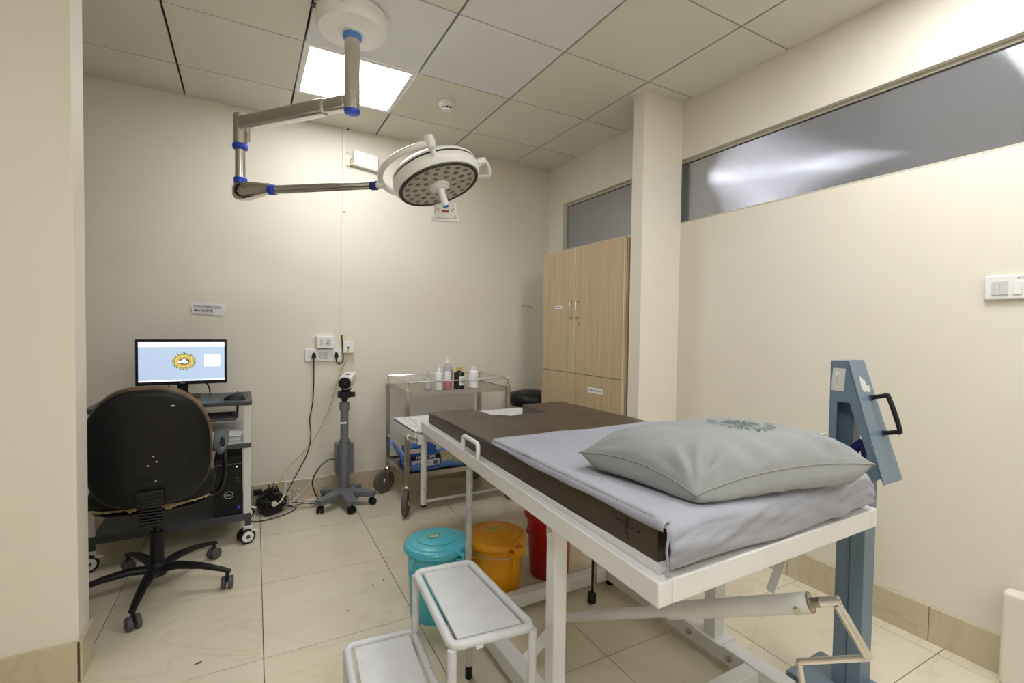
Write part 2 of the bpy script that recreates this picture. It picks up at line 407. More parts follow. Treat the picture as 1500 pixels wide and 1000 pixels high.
# ------------------------------------------------------------------ surgical lamp
cx, cy = .44, 2.36
t = thing('surgical_lamp', 'white round surgical lamp on a steel jointed arm hung from ceiling', 'lamp', (cx, cy, ZC))
mt = MB().lathe((cx, cy, ZC), (0, 0, -1), [(.150, 0), (.160, .012), (.162, .05), (.155, .075), (.150, .082), (.095, .086), (.09, .088)], 48).build('mount_cover', MOUNTW, t)
MB().lathe((cx, cy, ZC - .088), (0, 0, -1), [(.062, 0), (.060, .006), (.03, .007)], 32).build('collar', MOUNTW, mt)
for a in (2.6, 4.3): MB().cyl((cx + .162 * math.cos(a), cy + .162 * math.sin(a), ZC - .04), (cx + .165 * math.cos(a), cy + .165 * math.sin(a), ZC - .04), .004, n=8).build('screw', CHROME, mt)
MB().lathe((cx, cy, 2.625), (0, 0, -1), [(.040, 0), (.043, .005), (.043, .025), (.038, .034)], 28).build('blue_ring', BLUEL, t)
MB().cyl((cx, cy, 2.60), (cx, cy, 2.268), .0355, n=32).build('drop_tube', SATIN, t)
MB().lathe((cx, cy, 2.27), (0, 0, -1), [(.036, 0), (.037, .004), (.034, .016), (.02, .019)], 28).build('blue_cap', BLUEP, t)
e = Vector((-.021, 2.929, 2.31)); c0 = Vector((cx, cy, 2.31)); d = (e - c0).normalized()
for q in (.0, .05): MB().cyl((cx - .0355 * .5, cy - .031, 2.42 + q), (cx - .02, cy - .036, 2.42 + q), .006, n=10).build('screw', CHROME, t)
MB().bar(c0 + d * .03, c0 + d * .16, .050, .066).build('arm_sleeve', SATIN, t, bevel=.012, seg=3)
MB().bar(c0 + d * .155, e, .056, .074).build('upper_arm', SATIN, t, bevel=.014, seg=3)
MB().cyl((e.x, e.y, 2.36), (e.x, e.y, 2.20), .034, n=28).build('elbow_tube', SATIN, t, bevel=.003)
MB().cyl(e + Vector((.034, -.022, .035)), (e.x + .034, e.y - .022, 2.215), .012, n=14).build('brake_tube', CHROME, t)
MB().lathe((e.x, e.y, 2.205), (0, 0, -1), [(.037, 0), (.039, .004), (.037, .022), (.029, .030)], 28).build('blue_ring', BLUEP, t)
MB().cyl((e.x, e.y, 2.18), (e.x, e.y, 2.02), .0255, n=28).build('drop_tube', SATIN, t)
MB().lathe((e.x, e.y, 2.03), (0, 0, -1), [(.030, 0), (.033, .004), (.031, .034), (.028, .036)], 28).build('blue_ring', BLUEP, t)
# head frame
hc = Vector((.815, 2.20, 1.94)); hn = Vector((.2255, -.2785, -.9336)).normalized()
tocam = Vector((0, 0, CAMZ)) - hc; tocam.z = 0; en = (tocam - hn * tocam.dot(hn)).normalized(); el = en.cross(hn).normalized()
lv = Vector((-math.cos(yaw), math.sin(yaw), 0))
if el.dot(lv) < 0: el = -el
yk = hc - hn * .075
yl = yk + el * .262
e2 = Vector((e.x, e.y, 1.96)); d2 = (yl - e2); L2 = d2.length; d2.normalize()
s2 = d2.cross(AZ).normalized(); u2 = s2.cross(d2)
# elbow block tapering to the tubes
sec = lambda p, w, h, dz=0: [p + s2 * a * w + u2 * (b * h + dz) for a, b in ((-1, -.6), (-.6, -1), (.6, -1), (1, -.6), (1, .6), (.6, 1), (-.6, 1), (-1, .6))]
MB().rings([sec(e2 - d2 * .032, .024, .030), sec(e2 - d2 * .015, .030, .044), sec(e2 + d2 * .05, .032, .045), sec(e2 + d2 * .20, .024, .022, .008)]).build('joint_block', SATIN, t)
MB().cyl(e2 + Vector((0, 0, .02)), (e.x, e.y, 2.0), .031, n=24).build('joint_neck', SATIN, t)
MB().tube([e2 + s2 * .034 + u2 * a + d2 * b for a, b in ((.038, .03), (.02, .005), (-.012, .0), (-.035, .03), (-.043, .06), (-.036, .085), (-.04, .1))], .003, smooth=4).build('cable', BLACK, t)
MB().cyl(e2 + s2 * .03 + d2 * .03, e2 + s2 * .037 + d2 * .03, .006, n=12).build('bolt', STEEL, t)
MB().cyl(e2 + d2 * .195, e2 + d2 * .225, .026, n=24).build('blue_ring', BLUEP, t)
MB().cyl(e2 + d2 * .22 + u2 * .006, e2 + d2 * (L2 - .04) + u2 * .003, .0165, n=20).build('spring_tube', CHROME, t)
MB().cyl(e2 + d2 * .22 - u2 * .012, e2 + d2 * (L2 - .04) - u2 * .008, .010, n=16).build('lower_tube', CHROME, t)
MB().lathe(e2 + d2 * (L2 - .055), d2, [(.020, 0), (.022, .004), (.022, .03), (.019, .034)], 24).build('blue_ring', NAVY, t)
MB().cyl(e2 + d2 * (L2 - .022), yl, .014, n=16).build('pivot', LAMPW, t)
yoke = [yk + (en * math.cos(a) * .95 + el * math.sin(a)) * .258 - hn * .02 * math.sin(a) for a in [PI * k / 24 for k in range(25)]]
MB().tube(yoke, .0135, n=14).build('yoke', LAMPW, t)
h = MB().lathe(hc, -hn, [(.186, -.002), (.200, .002), (.211, .018), (.214, .034), (.208, .052)], 64).build('lamp_housing', LAMPW, t)
MB().lathe(hc, -hn, [(.204, .050), (.204, .063)], 64).build('groove', DARKRING, h)
MB().lathe(hc, -hn, [(.206, .062), (.207, .070), (.19, .088), (.12, .102), (.03, .106)], 64).build('top_cover', LAMPW, h)
MB().lathe(hc, hn, [(.196, .000), (.194, .006), (.180, .0065), (.178, .002)], 64, capb=False).build('seal_ring', DARKRING, h)
ln = MB().lathe(hc, hn, [(.181, -.001), (.180, .0035), (.05, .0045)], 64).build('lens_cover', LENS, h)
ln_n = 0
proto = None
for rr, nn, ph in ((.078, 9, .2), (.118, 14, .1), (.157, 19, .0)):
    for k in range(nn):
        a = 2 * PI * k / nn + ph
        if rr < .1 and False: continue
        p = hc + hn * .0042 + (en * math.cos(a) + el * math.sin(a)) * rr
        if proto is None:
            proto = MB().lathe(hc + hn * .0042, hn, [(.0125, 0), (.0115, .0018), (.004, .0028)], 12).build('led_lens', LED, h); lo = proto
        else:
            lo = bpy.data.objects.new('led_lens', proto.data); link(lo); lo.parent = h
        lo.location = p - (hc + hn * .0042)
for k in range(3):   # sector joints of the lens cover
    a = 2 * PI * k / 3 + .4; dd = en * math.cos(a) + el * math.sin(a)
    MB().bar(hc + hn * .0047 + dd * .055, hc + hn * .0042 + dd * .176, .002, .0008, hn).build('joint', SWG, h)
MB().lathe(hc, hn, [(.050, .004), (.047, .016), (.036, .020), (.034, .024), (.022, .026)], 32).build('handle_base', LAMPW, h)
MB().lathe(hc + hn * .024, hn, [(.019, 0), (.0175, .02), (.0165, .085), (.0155, .088)], 24).build('handle', LAMPW, h)
MB().lathe(hc + hn * .112, hn, [(.0155, 0), (.0125, .003), (.01, .0035)], 20).build('handle_cap', BLUEL, h)
for sgn in (1, -1):
    p = yk + en * sgn * .95 * .258
    MB().lathe(p - hn * .03, hn, [(.020, 0), (.022, .004), (.022, .03), (.017, .036), (.017, .055), (.012, .058)], 20).build('yoke_knob', LAMPW, t)
    MB().cyl(p + hn * .012, hc - hn * .03 + en * sgn * .2, .011, n=12).build('knob_pin', LAMPW, t)
# side grab handle on the right
er = -el
rp = [hc - hn * .02 + er * .205 + en * .045, hc - hn * .035 + er * .236 + en * .05, hc - hn * .02 + er * .256 + en * .02, hc - hn * .0 + er * .256 - en * .035, hc - hn * .01 + er * .235 - en * .055, hc - hn * .02 + er * .20 - en * .055]
MB().tube(rp, .008, smooth=5).build('grab_handle', LAMPW, t)
MB().obox(hc - hn * .035 + er * .225 + en * .05, er, en, hn, .022, .014, .014).build('handle_bracket', LAMPW, t, bevel=.006)
# control box behind the far rim, hanging below it
cb = hc - en * .235 + er * .035; fz = -(en + AZ * .25).normalized()
vr = Vector((math.cos(yaw), -math.sin(yaw), 0))
pb = Vector((.915, 2.37, 1.865))
nb = (Vector((0, 0, CAMZ)) - pb); nb.z *= .6; nb.normalize(); ub = (AZ - nb * nb.dot(AZ)).normalized(); rb = ub.cross(nb)
b = MB().obox(pb, rb, ub, nb, .056, .042, .014).build('control_box', LAMPW, t, bevel=.006)
MB().obox(pb + nb * .0145 - ub * .004, rb, ub, nb, .018, .006, .001).build('display', DISP, b)
for sx_ in (-1, 1):
    for q in range(3): MB().obox(pb + nb * .0145 + rb * sx_ * (.030 + .006 * q) + ub * (.000 + .004 * q), rb + ub * .4 * sx_, ub, nb, .0022, .006, .0006).build('button', STEEL, b)
MB().tube([pb - rb * .054 - ub * .02 + nb * .005, pb - rb * .062 - ub * .04 + nb * .03, pb - rb * .05 - ub * .05 + nb * .035, pb + rb * .05 - ub * .05 + nb * .035, pb + rb * .062 - ub * .04 + nb * .03, pb + rb * .054 - ub * .02 + nb * .005], .008, smooth=4).build('lower_handle', LAMPW, b)
MB().bar(pb + ub * .035, hc - hn * .05 - en * .19 + er * .03, .05, .02).build('box_bracket', LAMPW, t, bevel=.005)

# smoke detector and holes in the ceiling
t = thing('smoke_detector', 'white round smoke detector on the ceiling above the wall corner', 'smoke detector', (1.143, 2.951, ZC))
MB().lathe((1.143, 2.951, ZC), (0, 0, -1), [(.052, 0), (.054, .006), (.053, .022), (.045, .03), (.034, .034)], 36).build('base', LAMPW, t)
MB().lathe((1.143, 2.951, ZC - .033), (0, 0, -1), [(.030, 0), (.030, .014)], 24).build('sensing_chamber', BLACK, t)
for k in range(8):
    a = k * PI / 4
    MB().bar((1.143 + .031 * math.cos(a), 2.951 + .031 * math.sin(a), ZC - .033), (1.143 + .031 * math.cos(a), 2.951 + .031 * math.sin(a), ZC - .048), .006, .005, (math.cos(a), math.sin(a), 0)).build('rib', LAMPW, t)
MB().lathe((1.143, 2.951, ZC - .047), (0, 0, -1), [(.034, 0), (.032, .005), (.02, .008)], 28).build('cap', LAMPW, t)
MB().cyl((.275, 2.376, ZC - .004), (.275, 2.376, ZC - .0001), .015, n=18).build('ceiling_grommet', DARKRING)
tag(bpy.data.objects['ceiling_grommet'], 'small dark round grommet in ceiling left of the lamp mount', 'grommet')

# ------------------------------------------------------------------ examination table
def BX(s, t): return .724 + .055 * t + s * (.878 + .025 * t)
def B(s, t, z): return Vector((BX(s, t), .677 + t, z))
TL = 1.78
t = thing('examination_table', 'long white steel examination table with crank, chipped paint, centre right', 'examination table', (1.2, 1.5, 0))
def rail(s0, s1, t0, t1, z0, z1, dx=0):
    a, b_, c_, d_ = B(s0, t0, 0), B(s1, t0, 0), B(s1, t1, 0), B(s0, t1, 0)
    return a, b_, c_, d_
def slab(mb, s0, s1, t0, t1, z0, z1, z0b=None, z1b=None):
    z0b = z0 if z0b is None else z0b; z1b = z1 if z1b is None else z1b
    v = [B(s0, t0, z0), B(s1, t0, z0), B(s1, t1, z0b), B(s0, t1, z0b), B(s0, t0, z1), B(s1, t0, z1), B(s1, t1, z1b), B(s0, t1, z1b)]
    return mb.add(v, [(0, 3, 2, 1), (4, 5, 6, 7), (0, 1, 5, 4), (1, 2, 6, 5), (2, 3, 7, 6), (3, 0, 4, 7)])
slab(MB(), 0, .045, 0, TL, .697, .75).build('side_rail', WHITEP, t, bevel=.003)
slab(MB(), .955, 1, 0, TL, .697, .75).build('side_rail', WHITEP, t, bevel=.003)
slab(MB(), .0455, .9545, 0, .035, .697, .75).build('end_rail', WHITEP, t, bevel=.003)
slab(MB(), .0455, .9545, TL - .035, TL, .697, .75).build('end_rail', WHITEP, t, bevel=.003)
pl = MB(); slab(pl, .03, .97, .028, TL - .01, .752, .758, .745, .750)
pl.build('platform', WHITEP, t, bevel=.001)
lp = MB()
slab(lp, .028, .036, .025, 1.1, .751, .772, .751, .7525); slab(lp, .036, .964, .025, .033, .751, .772); slab(lp, .964, .972, .025, 1.1, .751, .772, .751, .7525)
lp.build('platform_lip', WHITEP, t, bevel=.001)
# grab loop on the left rail
p0 = Vector((.789, 1.815, .75)); p1 = Vector((.782, 1.655, .75))
MB().tube([p0, p0 + AZ * .045, p0 + Vector((0, -.004, .056)), p0 + Vector((0, -.014, .061)), p1 + Vector((0, .014, .061)), p1 + Vector((0, .004, .056)), p1 + AZ * .045, p1], .0085, n=12).build('grab_loop', WHITEP, t)
for pp in ((.795, 1.28), (.81, 1.61)):
    pass
# uprights
ul = Vector((.812, 1.16, 0))
lg = MB().box(.789, .835, 1.138, 1.182, .09, .697).build('leg', WHITEP, t, bevel=.003)
MB().box(.7855, .7889, 1.142, 1.178, .635, .696).build('bracket', GREYPOST, lg, bevel=.003)
MB().lathe((.7855, 1.160, .665), (-1, 0, 0), [(.010, 0), (.010, .006), (.006, .009)], 6).build('bolt', STEEL, lg)
MB().tube([(.812, 1.80, .70), (.812, 1.80, .09)], .0145, n=14).build('leg', GREYW, t)
lg = MB().box(1.545, 1.60, 1.165, 1.215, .095, .697).build('leg', WHITEP, t, bevel=.003)
MB().box(1.528, 1.616, 1.13, 1.25, .0905, .096).build('foot_plate', WHITEP, lg, bevel=.001)
MB().tube([(1.595, 1.80, .70), (1.595, 1.80, .09)], .0145, n=14).build('leg', GREYW, t)
# base
MB().box(.805, .865, .72, 1.83, .03, .09).build('base_beam', WHITEP, t, bevel=.003)
bb = MB().box(1.545, 1.61, .72, 1.83, .03, .09).build('base_beam', WHITEP, t, bevel=.003)
MB().box(.8655, 1.5445, 1.775, 1.825, .03, .085).build('base_crossbeam', WHITEP, t, bevel=.003)
MB().box(.8655, 1.5445, .985, 1.04, .03, .085).build('base_crossbeam', WHITEP, t, bevel=.003)
for y in (1.10, 1.28): MB().lathe((1.5449, y, .06), (-1, 0, 0), [(.011, 0), (.011, .008), (.006, .009), (.006, .016)], 8).build('bolt', STEEL, bb)
for x in (.835, 1.578):
    for y in (.76, 1.79): MB().cyl((x, y, 0), (x, y, .031), .022, n=16).build('rubber_foot', BLACK, t)
MB().bar((1.0, 1.04, .07), (.866, .72, .07), .03, .03).build('brace', WHITEP, t, bevel=.002)
# prop strut with black foot
pz = MB().bar((1.40, 1.70, .045), (1.40, 1.70, .69), .016, .022, (0, 1, 0)).build('prop_strut', CHROME, t, bevel=.002)
MB().bar((1.3905, 1.70, .045), (1.3905, 1.70, .69), .004, .010, (0, 1, 0)).build('prop_channel', BLACK, pz)
MB().box(1.375, 1.405, 1.685, 1.715, .0, .05).build('rubber_foot', BLACK, pz, bevel=.004)
# tilt spindle and crank
a = Vector((1.31, .70, .54)); a_f = Vector((1.06, 1.45, .165)); b_ = a.lerp(a_f, .49); ax = (a - b_).normalized()
f_ = a_f
sp = MB().cyl(b_, a, .0265, n=28).build('tilt_spindle_tube', WHITEP, t)
MB().cyl(f_, b_ + ax * .02, .0185, n=24).build('inner_spindle_tube', WHITEP, t)
MB().bar(f_ + Vector((.0, .0, .01)), (.86, 1.42, .075), .04, .012).build('pivot_lug', WHITEP, t, bevel=.002)
MB().lathe(a, ax, [(.0262, 0), (.0262, .003)], 24).build('dark_bushing', RUST, sp)
MB().lathe(a + ax * .002, ax, [(.0205, 0), (.0205, .002), (.0125, .003), (.0125, .024)], 20).build('thrust_bearing', STEEL, sp)
pc = a + ax * .058
ck = MB().cyl(a + ax * .004, pc + ax * .014, .0125, n=20).build('crank_socket', CHROME, t)
MB().lathe(a - ax * .035 - Vector((.022, .012, -.0)), (-.8, -.6, 0), [(.006, 0), (.006, .012), (.010, .0125), (.010, .021)], 6).build('clamp_bolt', STEEL, sp)
MB().bar(a.lerp(a_f, .12) + Vector((.03, .02, .02)), Vector((1.385, .80, .66)), .024, .004, (1, 0, 0)).build('hanger_strap', GREYPOST, t, bevel=.001)
MB().box(1.36, 1.40, .775, .82, .655, .70).build('hanger_bracket', WHITEP, t, bevel=.003)
MB().lathe((1.359, .795, .672), (-1, 0, 0), [(.009, 0), (.009, .008)], 6).build('hanger_bolt', STEEL, t)
knee = Vector((1.357, .581, .448)); g1 = knee - ax * .165 + Vector((0, 0, -.012)); g2 = g1 + Vector((.012, -.01, -.09))
top_ = pc + ax * .004
MB().tube([top_, top_.lerp(knee, .04)], .013, n=16).build('crank_knuckle', CHROME, ck)
MB().tube([top_.lerp(knee, .06), knee], .0118, n=16).build('crank_arm', CHROME, ck)
MB().tube([knee, knee - ax * .01 + (g1 - knee) * .05, g1 + (knee - g1) * .05, g1, g1 + (g2 - g1) * .06, g2], .0085, n=14).build('crank_grip', CHROME, ck)
# foot section under the leg end
fx0, fx1, fy0, fy1 = .79, 1.69, 2.462, 2.885
fo = MB().box(fx0, fx1, fy0, fy1, .688, .698).build('foot_section', WHITEP, t, bevel=.002)
m = MB(); m.box(fx0, fx0 + .022, fy0, fy1, .632, .7).box(fx1 - .022, fx1, fy0, fy1, .632, .7).box(fx0 + .022, fx1 - .022, fy1 - .02, fy1, .632, .7)
m.build('foot_section_rim', CHIPW, fo, bevel=.003)
for q in (.035, .06, .085): MB().box(fx0 + q, fx0 + q + .008, fy0, fy1 - .03, .698, .7035).build('foot_section_rib', WHITEP, fo, bevel=.001)
MB().cyl((fx0 + .02, 2.45, .655), (fx0 - .02, 2.55, .655), .013, n=14).build('lock_pin', STEEL, fo)
MB().lathe((fx0 - .012, 2.53, .655), (-.3, -.9, 0), [(.012, 0), (.015, .006), (.012, .014)], 14).build('lock_knob', WHITEP, fo)
MB().box(.80, .835, 2.44, 2.458, .63, .678).build('end_bracket', WHITEP, t, bevel=.002)
MB().tube([(1.30, 2.60, .701), (1.30, 2.60, .706)], .008, n=10).build('hole_plug', BLACK, fo)
lg = MB().cyl((.845, 2.478, .695), (.845, 2.478, .29), .0165, n=18).build('foot_leg', WHITEP, t)
MB().cyl((.845, 2.478, .29), (.845, 2.478, .278), .0172, n=18).build('rubber_cap', BLACK, lg)
for dz, dx in ((.42, -.005), (.42, .006), (.385, -.002), (.37, .003)): MB().cyl((.845 + dx - .003, 2.4616, dz), (.845 + dx - .003, 2.4608, dz), .0024, n=8).build('adjustment_hole', BLACK, lg)
lg = MB().cyl((1.60, 2.478, .695), (1.60, 2.478, .29), .0165, n=18).build('foot_leg', WHITEP, t)
MB().cyl((1.60, 2.478, .29), (1.60, 2.478, .25), .0172, n=18).build('rubber_cap', BLACK, lg)
MB().tube([(.85, 2.478, .305), (1.595, 2.478, .305)], .0085, n=12).build('foot_crossbar', WHITEP, t)
MB().bar((1.02, 2.2, .68), (1.12, 2.2, .48), .018, .005, (0, 1, 0)).build('hinge_strap', WHITEP, t, bevel=.001)
MB().bar((1.12, 2.2, .48), (1.20, 2.2, .68), .018, .005, (0, 1, 0)).build('hinge_strap', WHITEP, t, bevel=.001)

# ------------------------------------------------------------------ mattress
def zt(t_): return .861 - .029 * t_
def in_m(s, tt):
    if tt > 1.44 and .31 < s < .65:
        r = .06; x = s * .92
        if x < .31 * .92 + r and tt < 1.44 + r and math.hypot(x - (.31 * .92 + r), tt - (1.44 + r)) > r: return True
        return False
    return True
ns, nt = 60, 96
S = [.032 + (.97 - .032) * i / ns for i in range(ns + 1)]; T = [.034 + (1.735 - .034) * j / nt for j in range(nt + 1)]
cell = [[in_m((S[i] + S[i + 1]) / 2, (T[j] + T[j + 1]) / 2) for j in range(nt)] for i in range(ns)]
vs = []; fs_ = []; idx = {}
def vert(i, j, top):
    k = (i, j, top)
    if k not in idx:
        n_in = sum(1 for a in (i - 1, i) for b in (j - 1, j) if 0 <= a < ns and 0 <= b < nt and cell[a][b])
        edge = n_in < 4
        p = B(S[i], T[j], 0)
        if top:
            z = zt(T[j]) - (.007 if edge else 0)
            z += .0045 * (noise.noise(Vector((S[i] * 3, T[j] * 5, 2))) + .6 * noise.noise(Vector((S[i] * 9, T[j] * 6, 5))))
            dn = math.hypot((S[i] - .30) * .9, T[j] - 1.40)
            z += .006 * math.exp(-dn * 9) * math.sin(S[i] * 60 + T[j] * 26)
        else: z = .76 - .0065 * T[j] * 1.0 + .001
        idx[k] = len(vs); vs.append((p.x, p.y, z))
    return idx[k]
for i in range(ns):
    for j in range(nt):
        if not cell[i][j]: continue
        fs_.append((vert(i, j, 1), vert(i + 1, j, 1), vert(i + 1, j + 1, 1), vert(i, j + 1, 1)))
        fs_.append((vert(i, j, 0), vert(i, j + 1, 0), vert(i + 1, j + 1, 0), vert(i + 1, j, 0)))
        for di, dj, a, b in ((-1, 0, (i, j + 1), (i, j)), (1, 0, (i + 1, j), (i + 1, j + 1)), (0, -1, (i, j), (i + 1, j)), (0, 1, (i + 1, j + 1), (i, j + 1))):
            x, y = i + di, j + dj
            if not (0 <= x < ns and 0 <= y < nt and cell[x][y]):
                fs_.append((vert(*a, 1), vert(*a, 0), vert(*b, 0), vert(*b, 1)))
ma = thing('mattress', 'dark brown vinyl mattress with notched foot end on the table', 'mattress', (1.2, 1.5, .76))
mm = MB(); mm.add(vs, fs_)
pad = mm.build('pad', VINYL, ma, smooth=50)
zp = MB()
for k in range(5):
    zp.bar(B(.0315, .17 - .018 * k, .815 - .0004 * k) - AX * .0015, B(.0315, .17 - .018 * k - .009, .815) - AX * .0015, .001, .004)
zp.build('zipper', BLACK, ma, smooth=0)
MB().tube([B(.0315, .13, .835) - AX * .002, B(.0315, .135, .80) - AX * .003, B(.0315, .125, .785) - AX * .002], .0012, n=6).build('zipper_pull', BLACK, ma)
MB().tube([B(.0315, tt, zt(tt) - .014) - AX * .0008 for tt in [.04 + 1.69 * k / 30 for k in range(31)]], .0016, n=6).build('seam', VINYLS, ma)
MB().tube([B(.0315, tt, .7685 - .0065 * tt) - AX * .0008 for tt in [.04 + 1.69 * k / 30 for k in range(31)]], .0016, n=6).build('seam', VINYLS, ma)

# ------------------------------------------------------------------ sheet
def wr(s, t_, k=1):
    return k * (.0032 * noise.noise(Vector((s * 5, t_ * 5, 9))) + .0018 * noise.noise(Vector((s * 14, t_ * 10, 3))))
vs = []; fs_ = []; ns2, nt2, nd = 60, 60, 16
rows = []
for j in range(nt2 + 1):
    t_ = .895 - (.895 - .022) * j / nt2
    rows.append(('top', t_))
for k in range(1, nd + 1): rows.append(('drop', k / nd))
for kind, q in rows:
    for i in range(ns2 + 1):
        s = .030 + (.975 - .030) * i / ns2
        ed = 1 - min(1, i / 2.0)
        if kind == 'top':
            far = .012 * math.sin(s * 23) * .4 + .006 * noise.noise(Vector((s * 12, 0, 1)))
            tt = q + (far if q > .85 else 0) * max(0, (q - .85) / .045)
            z = zt(q) + .0065 + max(-.003, wr(s, q)) - (.004 if i == 0 else 0)
            z += .004 * math.exp(-((q - .52 - .1 * (1 - s)) / .02) ** 2) * (1 if s < .5 else .3)
            if i >= ns2 - 2: z -= .012 * (i - ns2 + 3) / 3
            p = B(s, tt, z)
            if q < .06: p.z -= .010 * ((.06 - q) / .04) ** 2
        else:
            ztop = zt(.02) - .004; zb = .764 - .012 * math.exp(-((s - .62) / .22) ** 2) * 0 + .006 * math.sin(s * 9)
            if s > .9: ztop -= .03 * ((s - .9) / .07) ** 2
            z = ztop + (zb - ztop) * q
            fold = .012 * math.sin(q * PI) * (.5 + noise.noise(Vector((s * 4, q * 1.5, 4)))) + .006 * noise.noise(Vector((s * 14 + q * 4, q * 5, 7)))
            fold += .010 * math.exp(-((s - .55 - .25 * q) / .05) ** 2) * q
            p = B(s, .013 - .004 * q, z); p.y -= max(-.008, fold) + .004
            p.z = max(p.z, .756)
        vs.append(p)
n_ = ns2 + 1
for j in range(len(rows) - 1):
    for i in range(ns2): fs_.append((j * n_ + i, j * n_ + i + 1, (j + 1) * n_ + i + 1, (j + 1) * n_ + i))
st = thing('bed_sheet', 'lavender grey cotton sheet folded over the head half of brown mattress', 'bed sheet', (1.15, 1.1, .865))
mm = MB(); mm.add(vs, fs_); o = mm.build('upper_layer', SHEET, st, smooth=80)
md = o.modifiers.new('so', 'SOLIDIFY'); md.thickness = .0035; md.offset = 1
vs = []; fs_ = []
prof = [(.05, .0025), (.034, .0035), (.0285, .001), (.026, -.006), (.0262, -.014)]
for j in range(81):
    t_ = .885 - (.885 - .012) * j / 80
    hang = .35 + .65 * math.sin(min(1, j / 40) * PI / 2) + .25 * noise.noise(Vector((t_ * 6, 0, 0)))
    for k, (s, dz) in enumerate(prof):
        p = B(s, t_, zt(t_) + (dz if dz > 0 else dz * hang)); p.x -= .002 * k * .4
        vs.append(p)
for j in range(80):
    for k in range(len(prof) - 1): fs_.append((j * 5 + k, j * 5 + k + 1, (j + 1) * 5 + k + 1, (j + 1) * 5 + k))
mm = MB(); mm.add(vs, fs_); o = mm.build('lower_layer', SHEET, st, smooth=80)
md = o.modifiers.new('so', 'SOLIDIFY'); md.thickness = .003; md.offset = 0
cr = [B(.028, .016 - .012, zt(0) - .008 - k * .0085) + Vector((-.003 + .002 * math.sin(k), -.004, 0)) for k in range(12)]
MB().tube(cr, .0028, n=8).build('corner_hem', SHEET, st)

# ------------------------------------------------------------------ pillow
cA, cB, cC, cD = Vector((.835, 1.09, .905)), Vector((.872, .715, .893)), Vector((1.452, .622, .912)), Vector((1.42, 1.03, .90))
def pbase(u, v):   # u across (left..right), v near(-1)..far(1)
    uu = u * (1 - .055 * (1 - v * v)); vv = v * (1 - .075 * (1 - u * u))
    a, b = (uu + 1) / 2, (vv + 1) / 2
    p = (cB * (1 - a) + cC * a) * (1 - b) + (cA * (1 - a) + cD * a) * b
    p.z += .022 * (1 - (1 - v * v) * (1 - u * u)) * (1 - u * u * v * v)
    return p
def ph(u, v): return (max(0, 1 - abs(u) ** 3.0) ** .62) * (max(0, 1 - abs(v) ** 2.8) ** .62)
def ptop(u, v):
    p = pbase(u, v); h = ph(u, v); p = p.copy(); p.z += .100 * h
    e = 1 - h
    w = .006 * noise.noise(Vector((u * 2.5, v * 2.5, 1))) * h
    for (a, b) in ((-1, -1), (1, -1), (-1, 1)):
        d_ = math.hypot((u - a) * 1.4, v - b); ang = math.atan2(v - b, (u - a) * 1.4)
        w += .0085 * math.sin(ang * 13 + a * 2) * math.exp(-((d_ - .42) / .26) ** 2) * min(1, h * 3)
    w += .006 * math.sin(u * 17 + v * 3 + 2 * noise.noise(Vector((u * 3, v * 2, 6)))) * math.exp(-((v + .8) / .2) ** 2) * min(1, h * 4)
    p.z += w
    return p
def pbot(u, v):
    p = pbase(u, v).copy(); h = ph(u, v)
    zmin = .874 if p.y > .70 else .874 - (.70 - p.y) * .25
    p.z = max(p.z - .075 * min(1, h * 2.2), zmin)
    bulge = math.sin(min(1, h * 1.5) * PI)
    if v < -.3: p.y -= .022 * bulge * (-v)
    if u < -.3: p.x -= .018 * bulge * (-u)
    p.z += .004 * math.sin(u * 21) * h * (1 if v < -.5 else 0)
    return p
n = 56
pg = [-1 + 2 * i / n for i in range(n + 1)]
pg = [math.sin(x * PI / 2) * .6 + x * .4 for x in pg]
vs = [ptop(u, v) for v in pg for u in pg]; k0 = n + 1
bot = {}
fs_ = [(j * k0 + i, j * k0 + i + 1, (j + 1) * k0 + i + 1, (j + 1) * k0 + i) for j in range(n) for i in range(n)]
def bi(i, j):
    if i in (0, n) or j in (0, n): return j * k0 + i
    if (i, j) not in bot: bot[(i, j)] = len(vs); vs.append(pbot(pg[i], pg[j]))
    return bot[(i, j)]
fs_ += [(bi(i, j), bi(i, j + 1), bi(i + 1, j + 1), bi(i + 1, j)) for j in range(n) for i in range(n)]
pw = thing('pillow', 'plump grey pillow with green printed emblem at the head of table', 'pillow', (1.15, .86, .875))
mm = MB(); mm.add(vs, fs_); po = mm.build('pillow_case', PILLOW, pw, smooth=85)
b_pts = [pbase(u, -1) for u in pg] + [pbase(1, v) for v in pg[1:]] + [pbase(u, 1) for u in reversed(pg[:-1])] + [pbase(-1, v) for v in reversed(pg[1:-1])]
MB().tube(b_pts, .0022, n=6, closed=True).build('seam', SEAM, pw)
